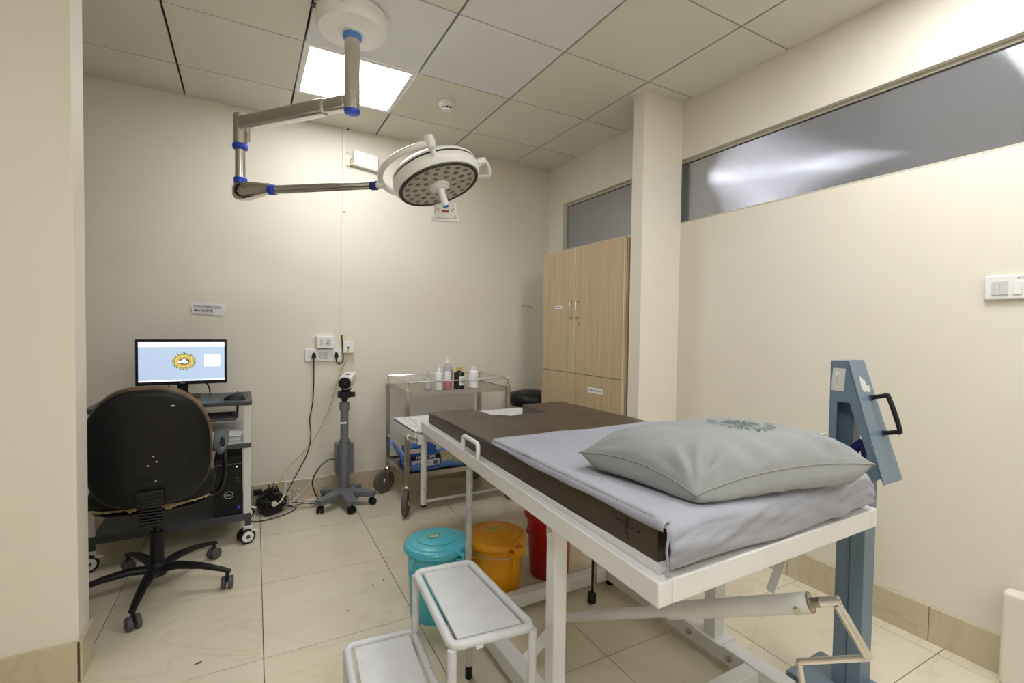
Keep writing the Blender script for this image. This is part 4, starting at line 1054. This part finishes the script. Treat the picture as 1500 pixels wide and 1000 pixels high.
for k, (rx, rz, m_) in enumerate(((.0585, .0485, SC_G), (.054, .0445, SC_Y), (.050, .041, SC_G), (.047, .0385, SC_Y), (.036, .029, SC_O), (.026, .018, SC_G))):
    MB().lathe((ecx, my - .0009 - .0003 * k, ecz), (0, -1, 0), [(1, 0), (1, .0003)], 36, sx=rz, sy=rx).build('emblem', m_, bz, smooth=0)
hand = [(-.030, -.006), (-.008, -.007), (-.004, -.012), (.008, -.013), (.012, -.006), (.019, -.008), (.018, .000), (.011, .004), (.008, .013), (.003, .013), (.001, .005), (-.002, .013), (-.008, .013), (-.011, .005), (-.029, .004)]
MB().prism([(a, b) for a, b in hand], AX, AZ, (ecx, my - .0029, ecz), (0, -1, 0), .0004).build('emblem_hand', SCREENW, bz, smooth=0)
for k in range(20):
    a = 2 * PI * k / 20 + .1
    MB().obox((ecx + .0560 * math.cos(a), my - .0021, ecz + .0465 * math.sin(a)), AX, AZ, AY, .0022, .0016, .0002).build('emblem_dot', SCREENW, bz, smooth=0)
MB().lathe((ecx, my - .0019, ecz + .048), (0, -1, 0), [(1, 0), (1, .0003)], 10, sx=.005, sy=.006).build('emblem_finial', SC_G, bz, smooth=0)
text('DELL', 'maker_badge', SWG, bz, ((mx0 + mx1) / 2, my - .0004, mz0 + .010), AX, AZ, .010, .0002)
MB().box(-.355, -.30, 3.43, 3.455, .824, 1.02).build('stand_neck', BLACK, t, bevel=.003)
MB().box(-.43, -.235, 3.35, 3.50, .8205, .828).build('stand_base', BLACK, t, bevel=.004)
MB().tube([(-.40, 3.43, .90), (-.38, 3.44, .87), (-.34, 3.47, .85), (-.30, 3.53, .83)], .0035, n=8, smooth=5).build('cable', BLACK, t)
MB().tube([(-.225, 3.44, .91), (-.205, 3.45, .89), (-.195, 3.47, .86), (-.195, 3.53, .825)], .004, n=8, smooth=5).build('cable', BLACK, t)

# tower
t = thing('computer_tower', 'black desktop computer tower on the bottom shelf of desk', 'computer', (-.085, 3.32, .169))
tw = MB().box(-.155, -.018, 3.135, 3.50, .169, .50).build('case', BLACK, t, bevel=.004)
MB().box(-.155, -.018, 3.128, 3.1345, .172, .455).build('front_panel', BLACKS, t, bevel=.002)
MB().box(-.155, -.018, 3.1285, 3.1348, .4555, .463).build('trim_line', STANDG2, t)
MB().box(-.15, -.023, 3.128, 3.1345, .465, .496).build('drive_bay', BLACKS, t, bevel=.001)
MB().cyl((-.045, 3.128, .443), (-.045, 3.1265, .443), .004, n=12).build('power_light', SCREENW, t)
for k in range(2): MB().box(-.050, -.034, 3.127, 3.128, .375 - .02 * k, .381 - .02 * k).build('port', STANDG2, t)
MB().tube([(-.085 + .022 * math.cos(a), 3.1275, .285 + .019 * math.sin(a)) for a in [2 * PI * j / 28 for j in range(28)]], .0013, n=6, closed=True).build('badge_ring', SWG, t)
text('DELL', 'maker_badge', SWG, t, (-.085, 3.1276, .285), AX, AZ, .013, .0003)
MB().box(-.042, -.026, 3.1272, 3.128, .200, .216).build('blue_sticker', BLUEP, t, smooth=0)

# papers on the middle shelf
t = thing('paper_stack', 'untidy stack of loose white papers on the middle desk shelf', 'papers', (-.10, 3.27, .5755))
rp_ = random.Random(11); z = .5757
for k in range(16):
    th = .0018 + rp_.random() * .0035; a = (rp_.random() - .5) * .22; ox, oy = (rp_.random() - .5) * .022, (rp_.random() - .5) * .02
    MB().obox((-.115 + ox, 3.27 + oy, z + th / 2), (math.cos(a), math.sin(a), 0), (-math.sin(a), math.cos(a), 0), AZ, .105, .148, th / 2).build('paper_sheaf', PAPER, t, smooth=0)
    z += th + .0012

# ------------------------------------------------------------------ wall fittings
t = thing('wall_notice', 'small crumpled paper notice reading colposcopy machine above the monitor', 'notice', (-.21, YB, 1.35))
pn = MB(); vs = []; q = [(-.312, 1.395), (-.112, 1.392), (-.128, 1.312), (-.300, 1.322)]
N1, N2 = 16, 8; fs_ = []
for j in range(N2 + 1):
    for i in range(N1 + 1):
        a, b = i / N1, j / N2
        x = (q[0][0] * (1 - a) + q[1][0] * a) * (1 - b) + (q[3][0] * (1 - a) + q[2][0] * a) * b
        z = (q[0][1] * (1 - a) + q[1][1] * a) * (1 - b) + (q[3][1] * (1 - a) + q[2][1] * a) * b
        vs.append((x, YB - .003 - .004 * abs(noise.noise(Vector((a * 4, b * 3, 1)))) - .008 * max(0, a - .85) / .15 * b, z))
fs_ = [(j * (N1 + 1) + i, j * (N1 + 1) + i + 1, (j + 1) * (N1 + 1) + i + 1, (j + 1) * (N1 + 1) + i) for j in range(N2) for i in range(N1)]
pn.add(vs, fs_); pn.build('paper', PAPER, t)
text('COLPOSCOPY', 'notice_text', INK, t, (-.293, YB - .0085, 1.369), (1, 0, -.03), AZ, .0225, .0001, 'LEFT', sx=1.06, bold=.0002)
text('MACHINE', 'notice_text', INK, t, (-.291, YB - .0085, 1.343), (1, 0, -.03), AZ, .0225, .0001, 'LEFT', sx=1.06, bold=.0002)
o = MB().box(.625, .650, YB - .010, YB - .0002, 2.10, ZC - .001).box(.619, .629, YB - .010, YB - .0002, 1.19, 2.10).build('cable_trunking', WALL, smooth=0, bevel=.002)
tag(o, 'thin cream cable trunking strip running up the back wall to ceiling', 'trunking')
t = thing('wall_box', 'white electrical box high on the back wall left of surgical lamp', 'electrical box', (.79, YB, 2.49))
MB().prism([(.700, 2.556), (.880, 2.543), (.877, 2.425), (.700, 2.445)], AX, AZ, (0, YB - .042, 0), AY, .041).build('box', SWW, t, bevel=.004)
MB().tube([(.650, YB - .006, 2.53), (.665, YB - .016, 2.535), (.685, YB - .02, 2.525), (.70, YB - .02, 2.52)], .002, n=6, smooth=4).build('cable', WCAB, t)
MB().tube([(.650, YB - .006, 2.445), (.655, YB - .02, 2.438), (.675, YB - .02, 2.432), (.695, YB - .02, 2.445)], .0022, n=6, smooth=4).build('cable', BCAB, t)
MB().tube([(.70, YB - .02, 2.49), (.685, YB - .02, 2.49), (.684, YB - .02, 2.455), (.70, YB - .02, 2.45)], .002, n=6, smooth=3).build('cable', BCAB, t)
MB().box(.683, .6995, YB - .03, YB - .005, 2.445, 2.462).build('connector', YCAB, t)
MB().cyl((.665, YB - .004, 2.703), (.665, YB - .004, 2.7095), .008, n=10).build('cable_hole', BLACK, t)
def plug(p, x, z):
    MB().prism([(-.016, -.006), (-.006, .024), (.006, .024), (.016, -.006), (.010, -.016), (-.010, -.016)], AX, AZ, (x, YB - .040, z), AY, .025).build('plug', BLACK, p, bevel=.004)
t = thing('socket_plate', 'long white four-module socket plate with two black plugs, back wall', 'socket', (.49, YB, 1.04))
MB().box(.372, .624, YB - .014, YB - .0003, .994, 1.086).build('plate', SWW, t, bevel=.004)
for x in (.485, .515): MB().box(x - .014, x + .014, YB - .018, YB - .0141, 1.015, 1.062).build('rocker', SWG, t, bevel=.001)
for x in (.432, .585):
    MB().box(x - .024, x + .024, YB - .016, YB - .0141, 1.012, 1.066).build('socket_face', SWW, t, bevel=.001)
plug(t, .432, 1.035); plug(t, .585, 1.035)
t = thing('switch_socket_box', 'white raised box with one switch and socket above long plate', 'socket', (.51, YB, 1.14))
MB().box(.449, .566, YB - .045, YB - .0003, 1.092, 1.180).build('box', SWW, t, bevel=.004)
MB().box(.472, .490, YB - .0485, YB - .0451, 1.115, 1.155).build('rocker', SWG, t, bevel=.001)
MB().box(.508, .545, YB - .047, YB - .0451, 1.112, 1.158).build('socket_face', SWG, t, bevel=.001)
for dx_, dz_ in ((0, .011), (-.009, -.008), (.009, -.008)): MB().cyl((.5265 + dx_, YB - .0469, 1.135 + dz_), (.5265 + dx_, YB - .0478, 1.135 + dz_), .003, n=8).build('pin_hole', BLACK, t)
t = thing('data_outlet', 'square white data outlet box with yellow network cable plugged in', 'outlet', (.668, YB, 1.09))
MB().box(.632, .712, YB - .035, YB - .0003, 1.052, 1.140).build('box', SWW, t, bevel=.004)
MB().box(.662, .674, YB - .0365, YB - .0351, 1.088, 1.100).build('jack', BLACK, t)
t = thing('light_switch', 'white switch board with grey rockers on the right wall', 'switch panel', (XR, .62, 1.43))
MB().box(XR - .016, XR - .0003, .50, .711, 1.388, 1.478).build('plate', SWW, t, bevel=.005)
for y in (.678, .655, .619, .59):
    MB().box(XR - .020, XR - .0161, y - .0105, y + .0105, 1.405, 1.455).build('rocker', SWG if y > .63 else SWW, t, bevel=.001)
text('A/C', 'switch_text', INKG, t, (XR - .0165, .612, 1.466), (0, -1, 0), AZ, .012, .0002)
# low cream board at the very right edge
o = MB().box(2.375, 2.437, .50, .612, .0, .34).build('panel_stand', WALL, smooth=0, bevel=.012, seg=3)
tag(o, 'low cream board standing against the right wall at the picture edge', 'board')

# ------------------------------------------------------------------ colposcope stand
sx_, sy_ = .605, 3.475
t = thing('colposcope', 'grey pedestal stand with white camera head and black lens by back wall', 'medical camera', (sx_, sy_, 0))
hb = MB().lathe((sx_, sy_, .075), AZ, [(.06, 0), (.075, .005), (.075, .032), (.06, .036)], 36).build('base_hub', STANDG, t)
MB().lathe((sx_, sy_, .111), AZ, [(.058, 0), (.056, .006), (.04, .008)], 32).build('collar', STANDG, hb)
for deg, R in ((-150, .205), (-86, .205), (-26, .205), (48, .175), (132, .175)):
    a = math.radians(deg); d_ = Vector((math.cos(a), math.sin(a), 0)); c = Vector((sx_, sy_, 0)); sv = Vector((-d_.y, d_.x, 0))
    lg = MB().rings([[c + d_ * q + sv * w_ * s + AZ * z for s, z in ((-1, z0), (1, z0), (1, z1), (-1, z1))] for q, w_, z0, z1 in ((.03, .040, .066, .110), (R + .01, .028, .058, .092))]).build('leg', STANDG, t, bevel=.004)
    e_ = c + d_ * (R - .008)
    MB().cyl(e_ + AZ * .04, e_ + AZ * .060, .008, n=10).build('castor_stem', BLACK, lg)
    wheel_pair(lg, e_.x, e_.y, .0245, .014, a + .7, BLACK, BLACK)
MB().cyl((sx_, sy_, .118), (sx_, sy_, .455), .034, n=28).build('lower_column', STANDG, t)
MB().cyl((sx_, sy_, .455), (sx_, sy_, .69), .0265, n=28).build('upper_column', STANDG, t)
MB().lathe((sx_, sy_, .445), AZ, [(.036, 0), (.036, .012), (.028, .014)], 28).build('column_cap', STANDG, t)
MB().lathe((sx_, sy_, .665), AZ, [(.033, 0), (.034, .05), (.030, .058)], 28).build('top_collar', STANDG, t)
MB().box(sx_ + .0 - .032, sx_ + .01, sy_ - .0285, sy_ - .0268, .575, .588).build('white_label', PAPER, t, smooth=0)
MB().box(sx_ - .050, sx_ + .072, sy_ + .036, sy_ + .125, .205, .42).build('control_box', STANDG, t, bevel=.004)
MB().tube([(sx_ - .05, sy_ + .07, .305), (sx_ - .09, sy_ + .07, .31), (sx_ - .16, sy_ + .06, .26), (sx_ - .20, sy_ + .07, .16), (sx_ - .16, sy_ + .09, .03)], .0045, n=8, smooth=6).build('cable', BCAB, t)
MB().tube([(sx_ - .05, sy_ + .09, .265), (sx_ - .12, sy_ + .10, .265), (sx_ - .20, sy_ + .12, .17), (sx_ - .30, sy_ + .10, .04)], .003, n=8, smooth=6).build('cable', WCAB, t)
MB().cyl((sx_, sy_, .72), (sx_, sy_, .752), .016, n=16).build('neck', BLACK, t)
MB().lathe((sx_, sy_, .735), AZ, [(.024, 0), (.026, .006), (.024, .012)], 18).build('lock_ring', BLACK, t)
MB().box(sx_ - .042, sx_ + .038, sy_ - .03, sy_ + .035, .755, .80).build('tilt_bracket', BLACK, t, bevel=.006)
MB().cyl((sx_ + .04, sy_ - .005, .775), (sx_ + .068, sy_ - .015, .775), .018, n=16).build('tilt_knob', BLACK, t)
lc = Vector((sx_ - .006, sy_ - .055, .862)); ld_ = Vector((.36, .93, .10)).normalized()
MB().obox(lc + ld_ * .115, ld_, Vector((.93, -.36, 0)), AZ, .095, .040, .040).build('camera_body', SWW, t, bevel=.012, seg=3)
MB().lathe(lc + ld_ * .03, -ld_, [(.044, 0), (.048, .012), (.048, .03), (.043, .036)], 32).build('lens_barrel', SWG, t)
MB().lathe(lc - ld_ * .004, -ld_, [(.041, 0), (.040, .010), (.032, .010), (.030, .004), (.01, .002)], 32).build('lens', BLACK, t)
MB().obox(lc + ld_ * .10 + AZ * .0405, ld_, Vector((.93, -.36, 0)), AZ, .018, .012, .003).build('button', DGREY, t, bevel=.002)
MB().bar(lc + ld_ * .09 - AZ * .04, (sx_, sy_, .79), .04, .05).build('mount_plate', BLACK, t, bevel=.004)

# ------------------------------------------------------------------ cables
yw = YB - .022
o = MB().tube([(.432, YB - .03, 1.02), (.432, yw, .99), (.432, yw, .86), (.425, yw, .70), (.405, yw, .58), (.412, yw, .46), (.39, yw - .01, .34), (.33, yw - .02, .22), (.27, yw - .05, .12), (.22, 3.62, .04)], .0036, n=8, smooth=8).build('power_cable', BCAB)
tag(o, 'black power cable hanging from the left plug of the long plate', 'cable')
o = MB().tube([(.585, YB - .03, 1.015), (.59, yw, .985), (.61, yw, .975), (.632, yw, .99), (.634, yw, 1.04), (.628, yw, 1.12), (.626, YB - .012, 1.185)], .0042, n=8, smooth=8).build('power_cable', BCAB)
tag(o, 'short black cable looping from right plug up into trunking', 'cable')
o = MB().tube([(.640, YB - .012, 1.19), (.652, YB - .03, 1.165), (.660, YB - .036, 1.145)], .0022, n=8, smooth=6).build('network_cable', YCAB)
tag(o, 'short yellow cable entering the top of square data outlet', 'cable')
o = MB().tube([(.668, YB - .040, 1.094), (.655, YB - .05, 1.02), (.62, yw - .01, .92), (.575, yw, .78), (.545, yw, .66), (.50, yw, .56), (.43, yw, .42), (.36, yw, .34), (.26, yw - .01, .24), (.20, yw - .03, .14), (.19, 3.62, .05)], .0030, n=8, smooth=8).build('network_cable', YCAB)
tag(o, 'long yellow network cable drooping from data outlet to the floor', 'cable')
rc = random.Random(21)
def tangle(n_, cx_, cy_, rx, ry, rz, r, name, m, lab):
    mb = MB()
    for k in range(n_):
        P = []; a0 = rc.random() * 6.28; da = (1.1 + rc.random()) * (1 if rc.random() < .5 else -1); m_ = rc.randint(5, 8); ox, oy = (rc.random() - .5) * rx * .8, (rc.random() - .5) * ry * .6; f = .35 + .65 * rc.random()
        for q in range(m_):
            a = a0 + da * q
            P.append((cx_ + ox + rx * f * math.cos(a), min(cy_ + oy + ry * f * math.sin(a), 3.69), .006 + rz * abs(math.sin(a * 1.3 + k)) * (1 - .5 * rc.random()) * max(0, 1 - abs(math.cos(a)) * .5)))
        mb.tube(P, r * (.7 + .6 * rc.random()), n=6, smooth=5)
    o = mb.build(name, m, smooth=60); return tag(o, lab, 'cables', kind='stuff')
tangle(26, .155, 3.57, .085, .10, .19, .0036, 'cable_tangle', BCAB, 'tangle of black cables on the floor between desk and grey stand')
tangle(6, .22, 3.60, .10, .08, .20, .0030, 'white_cable_tangle', WCAB, 'loops of off-white cable lying over the black cable tangle')
o = MB().tube([(.26, 3.60, .03), (.34, 3.58, .022), (.40, 3.54, .016), (.44, 3.55, .020), (.36, 3.61, .022), (.28, 3.62, .04)], .003, n=6, smooth=6).tube([(.24, 3.57, .02), (.32, 3.52, .012), (.42, 3.50, .01), (.40, 3.56, .016), (.30, 3.56, .02)], .003, n=6, smooth=6).build('grey_cable', STANDG2)
tag(o, 'grey cable loops on floor reaching toward the grey pedestal base', 'cable')
o = MB().tube([(.0, 3.45, .006), (.06, 3.40, .006), (.15, 3.41, .006), (.24, 3.46, .006), (.30, 3.53, .008), (.25, 3.58, .02)], .0035, n=6, smooth=8).build('thin_black_cable', BCAB)
tag(o, 'thin black cable curving over the floor in front of tangle', 'cable')
t = thing('extension_block', 'black power extension block buried in the cable tangle', 'extension block', (.15, 3.52, 0))
MB().obox((.15, 3.52, .055), (.9, .3, .1), (-.3, .9, 0), (0, 0, 1), .055, .045, .045).build('block', BLACK, t, bevel=.006)
MB().lathe((.165, 3.455, .085), (-.2, -1, .2), [(.014, 0), (.018, .01), (.014, .02)], 14).build('white_plug', WCAB, t)
MB().tube([(.175, 3.448, .08), (.21, 3.47, .10), (.235, 3.52, .17), (.225, 3.57, .24)], .005, n=8, smooth=6).build('white_lead', WCAB, t)
t = thing('adapter', 'small black adapter plugged low on skirting behind the desk post', 'adapter', (.06, 3.66, .1))
MB().box(.045, .10, 3.672, 3.708, .085, .12).build('body', BLACK, t, bevel=.004)

# ------------------------------------------------------------------ steel trolley
lx0, lx1, ly0, ly1 = .942, 1.705, 3.105, 3.60
t = thing('instrument_trolley', 'stainless steel two-tier trolley with guard rail by the back wall', 'trolley', (1.3, 3.35, 0))
zt1 = .820
m = MB().box(lx0 + .016, lx1 - .016, ly0 + .004, ly1 - .004, zt1 - .006, zt1 - .002)
m.box(lx0 + .016, lx1 - .016, ly0, ly0 + .004, zt1 - .030, zt1).box(lx0 + .016, lx1 - .016, ly1 - .004, ly1, zt1 - .030, zt1)
m.box(lx0, lx0 + .004, ly0 + .016, ly1 - .016, zt1 - .030, zt1).box(lx1 - .004, lx1, ly0 + .016, ly1 - .016, zt1 - .030, zt1)
m.build('top_tray', STEEL, t, smooth=0)
m = MB().box(lx0 + .016, lx1 - .016, ly0 + .004, ly1 - .004, .252, .256)
m.box(lx0 + .016, lx1 - .016, ly0, ly0 + .004, .236, .268).box(lx0 + .016, lx1 - .016, ly1 - .004, ly1, .236, .268)
m.box(lx0, lx0 + .004, ly0 + .016, ly1 - .016, .236, .268).box(lx1 - .004, lx1, ly0 + .016, ly1 - .016, .236, .268)
m.build('bottom_tray', STEEL, t, smooth=0)
for x in (lx0, lx1):
    for y in (ly0, ly1):
        MB().box(x - .014, x + .014, y - .014, y + .014, .195, .838).build('leg', STEEL, t, bevel=.002)
        MB().tube([(x, y, .838), (x, y, .884)], .0055, n=10).build('rail_post', CHROME, t)
        MB().box(x - .017, x + .017, y - .017, y + .017, .79, .832).build('leg_cap', STEEL, t, bevel=.003)
        MB().lathe((x, y, .884), AZ, [(.007, -.006), (.0085, 0), (.006, .006)], 12).build('rail_joint', CHROME, t)
        # castor
        a = {(lx0, ly0): 1.1, (lx0, ly1): .35, (lx1, ly0): 1.3, (lx1, ly1): .5}[(x, y)]
        d_ = Vector((math.cos(a), math.sin(a), 0)); ax_ = Vector((-d_.y, d_.x, 0)); wc = Vector((x, y, .085)) - d_ * .03
        cs = MB().lathe((x, y, .172), AZ, [(.026, 0), (.028, .006), (.028, .012), (.02, .018), (.016, .026)], 20).build('castor', STEEL, t)
        for s in (-1, 1): MB().bar(wc + ax_ * s * .026, Vector((x, y, .172)) + ax_ * s * .022 - d_ * .005, .026, .003, ax_).build('fork_cheek', STEEL, cs)
        MB().lathe(wc - ax_ * .018, ax_, [(.058, 0), (.078, .001), (.085, .008), (.086, .018), (.085, .028), (.078, .035), (.058, .036)], 36).build('tyre', RUBBER, cs, smooth=50)
        for s in (-1, 1):
            MB().lathe(wc + ax_ * s * .012, ax_ * s, [(.058, 0), (.050, .002), (.03, -.002), (.018, .008), (.016, .012), (.006, .013)], 28).build('wheel_disc', STEEL, cs, smooth=40)
MB().tube([(lx0, ly0, .884), (lx1, ly0, .884), (lx1, ly1, .884), (lx0, ly1, .884)], .0045, n=8, closed=True).build('guard_rail', CHROME, t)
MB().tube([(lx0 + .017, ly0 - .004, .63), (lx0 + .0, ly0 + .0, .63)], .009, n=10).build('rail_socket', CHROME, t)
MB().tube([(lx0 - .002, ly0 + .02, .39), (lx0 - .002, ly1 - .02, .44)], .0045, n=8).build('side_rod', CHROME, t)
# blue plastic sheet on the bottom tray
N1 = 24; vs = []
for j in range(N1 + 1):
    for i in range(N1 + 1):
        a, b = i / N1, j / N1; x = lx0 + .012 + (lx1 - lx0 - .024) * a; y = ly0 + .012 + (ly1 - ly0 - .024) * b
        e_ = min(a, 1 - a, b, 1 - b)
        z = .259 + .016 * max(0, noise.noise(Vector((a * 5, b * 5, 2)))) + .045 * max(0, .05 - e_) / .05 * (1.0 + .5 * math.sin(a * 20 + b * 13)) + (.09 * max(0, .10 - a) / .10 if b > .3 else 0)
        vs.append((x, y, z))
mm = MB(); mm.add(vs, [(j * (N1 + 1) + i, j * (N1 + 1) + i + 1, (j + 1) * (N1 + 1) + i + 1, (j + 1) * (N1 + 1) + i) for j in range(N1) for i in range(N1)])
o = mm.build('plastic_sheet', BLUES, smooth=80); md = o.modifiers.new('so', 'SOLIDIFY'); md.thickness = .0015; md.offset = 1
tag(o, 'crumpled bright blue plastic sheet lining bottom tier of the steel trolley', 'plastic sheet')
def carton(name, lab, x0, x1, y0, y1, z0, z1, m, cat='box'):
    t = thing(name, lab, cat, ((x0 + x1) / 2, (y0 + y1) / 2, z0)); MB().box(x0, x1, y0, y1, z0, z1).build('carton', m, t, smooth=0, bevel=.001); return t
b1 = carton('glove_box', 'blue and white glove carton at left on the trolley bottom tier', .985, 1.20, 3.16, 3.28, .285, .375, BOXB)
MB().box(.99, 1.195, 3.1588, 3.1595, .29, .335).build('white_panel', PAPER, b1, smooth=0)
MB().box(.986, 1.199, 3.1586, 3.1594, .340, .368).build('black_band', BLACK, b1, smooth=0)
text('MEDICARE', 'box_text', PAPER, b1, (1.092, 3.1584, .354), AX, AZ, .030, .0002, bold=.0006)
for k in range(2): MB().box(1.02, 1.12, 3.1583, 3.1588, .300 + .012 * k, .304 + .012 * k).build('small_print', INKG, b1, smooth=0)
MB().box(1.15, 1.18, 3.1583, 3.1588, .298, .322).build('small_print', INKG, b1, smooth=0)
b2 = carton('blue_packet', 'blue packet lying on top of the blue glove carton', .96, 1.17, 3.17, 3.29, .3755, .425, BOXB)
MB().box(.965, 1.06, 3.1688, 3.1695, .385, .415).build('white_panel', PAPER, b2, smooth=0)
b3 = carton('yellow_box', 'flat pale yellow carton on trolley bottom tier beside glove carton', 1.215, 1.36, 3.18, 3.30, .285, .345, BOXY)
MB().box(1.23, 1.30, 3.1788, 3.1795, .318, .328).build('white_panel', PAPER, b3, smooth=0)
MB().box(1.3605, 1.368, 3.19, 3.27, .29, .34).build('black_end', BLACK, b3, smooth=0)
# bottles on the top tray
def bottle(name, lab, x, y, r, h, m, kind, capm=SWW):
    z = .8185; t = thing(name, lab, 'bottle', (x, y, z), 'bottles on the steel trolley')
    MB().lathe((x, y, z), AZ, [(r * .9, 0), (r, .004), (r, h * .72), (r * .9, h * .78), (r * .42, h * .83), (r * .40, h * .87)], 24).build('body', m, t, smooth=40)
    if kind == 'pump':
        p = MB().lathe((x, y, z + h * .86), AZ, [(r * .48, 0), (r * .48, .016), (r * .2, .018), (r * .16, .034)], 16).build('pump', capm, t)
        MB().tube([(x, y, z + h * .86 + .03), (x, y, z + h * .86 + .046), (x + .008, y - .002, z + h * .86 + .049), (x + .034, y - .006, z + h * .86 + .043)], .0045, n=8).build('spout', capm, p)
    elif kind == 'cone':
        MB().lathe((x, y, z + h * .86), AZ, [(r * .5, 0), (r * .48, .012), (r * .25, .016), (r * .12, .038)], 16).build('nozzle', capm, t)
    else: MB().lathe((x, y, z + h * .86), AZ, [(r * .52, 0), (r * .54, .003), (r * .52, .020), (r * .45, .022)], 18).build('cap', capm, t)
    return t
def blabel(t, x, y, r, z0, z1, m, a0=-2.6, a1=-.9):
    k = 10; vs = []
    for i in range(k + 1):
        a = a0 + (a1 - a0) * i / k; vs += [(x + (r + .0007) * math.cos(a), y + (r + .0007) * math.sin(a), z) for z in (z0, z1)]
    mm = MB(); mm.add(vs, [(2 * i, 2 * i + 2, 2 * i + 3, 2 * i + 1) for i in range(k)]); return mm.build('paper_label', m, t)
b = bottle('squeeze_bottle', 'small translucent bottle, leftmost on the steel trolley', 1.125, 3.22, .028, .105, TBOT, 'cone', TBOT)
b = bottle('white_bottle', 'slim white bottle with nozzle in front of pink pump bottle', 1.185, 3.16, .026, .150, WBOT, 'cone')
b = bottle('pump_bottle', 'clear pump bottle half full of pink liquid', 1.262, 3.20, .031, .205, TBOT, 'pump')
MB().lathe((1.262, 3.20, .8188), AZ, [(.0316, 0), (.0318, .003), (.0318, .055)], 24).build('pink_liquid', PINK, b)
MB().box(1.2937, 1.2945, 3.185, 3.215, .87, .955).build('pink_strip', PINK, b)
blabel(b, 1.262, 3.20, .031, .885, .945, PAPER)
b = bottle('dark_bottle', 'dark brown bottle with yellow cap and white label', 1.338, 3.165, .038, .150, DBOT, 'cap', YCAP)
blabel(b, 1.338, 3.165, .038, .845, .908, PAPER, -1.9, -.6)
for k in range(4): MB().box(1.341, 1.365, 3.1255, 3.1262, .86 + .011 * k, .863 + .011 * k).build('label_print', INKG, b, smooth=0)
b = bottle('screw_cap_bottle', 'white translucent screw cap bottle, rightmost on the steel trolley', 1.452, 3.165, .034, .155, WBOT, 'cap')
blabel(b, 1.452, 3.165, .034, .855, .91, PAPER)

# ------------------------------------------------------------------ debris on the floor
def chip(name, lab, x, y, sx, sy, a, m):
    o = MB().prism([(sx * math.cos(q) * (1 + .3 * math.sin(3 * q)), sy * math.sin(q)) for q in [2 * PI * j / 7 for j in range(7)]], (math.cos(a), math.sin(a), 0), (-math.sin(a), math.cos(a), 0), (x, y, .0003), AZ, .0015).build(name, m, smooth=0)
    return tag(o, lab, 'debris')
chip('debris_chip', 'small brown leaf-like chip on the floor below office chair', -.154, 2.074, .011, .005, .3, CHIPB)
chip('debris_crumb', 'tiny dark crumb on floor left of the teal bin, nearest desk', .540, 2.313, .005, .004, .3, BLACK)
chip('debris_crumb', 'tiny dark crumb on floor beside the teal bin handle', .597, 2.34, .005, .004, 1, BLACK)
chip('debris_crumb', 'tiny dark crumb lying alone in middle of the open floor', .392, 2.155, .005, .003, .3, BLACK)
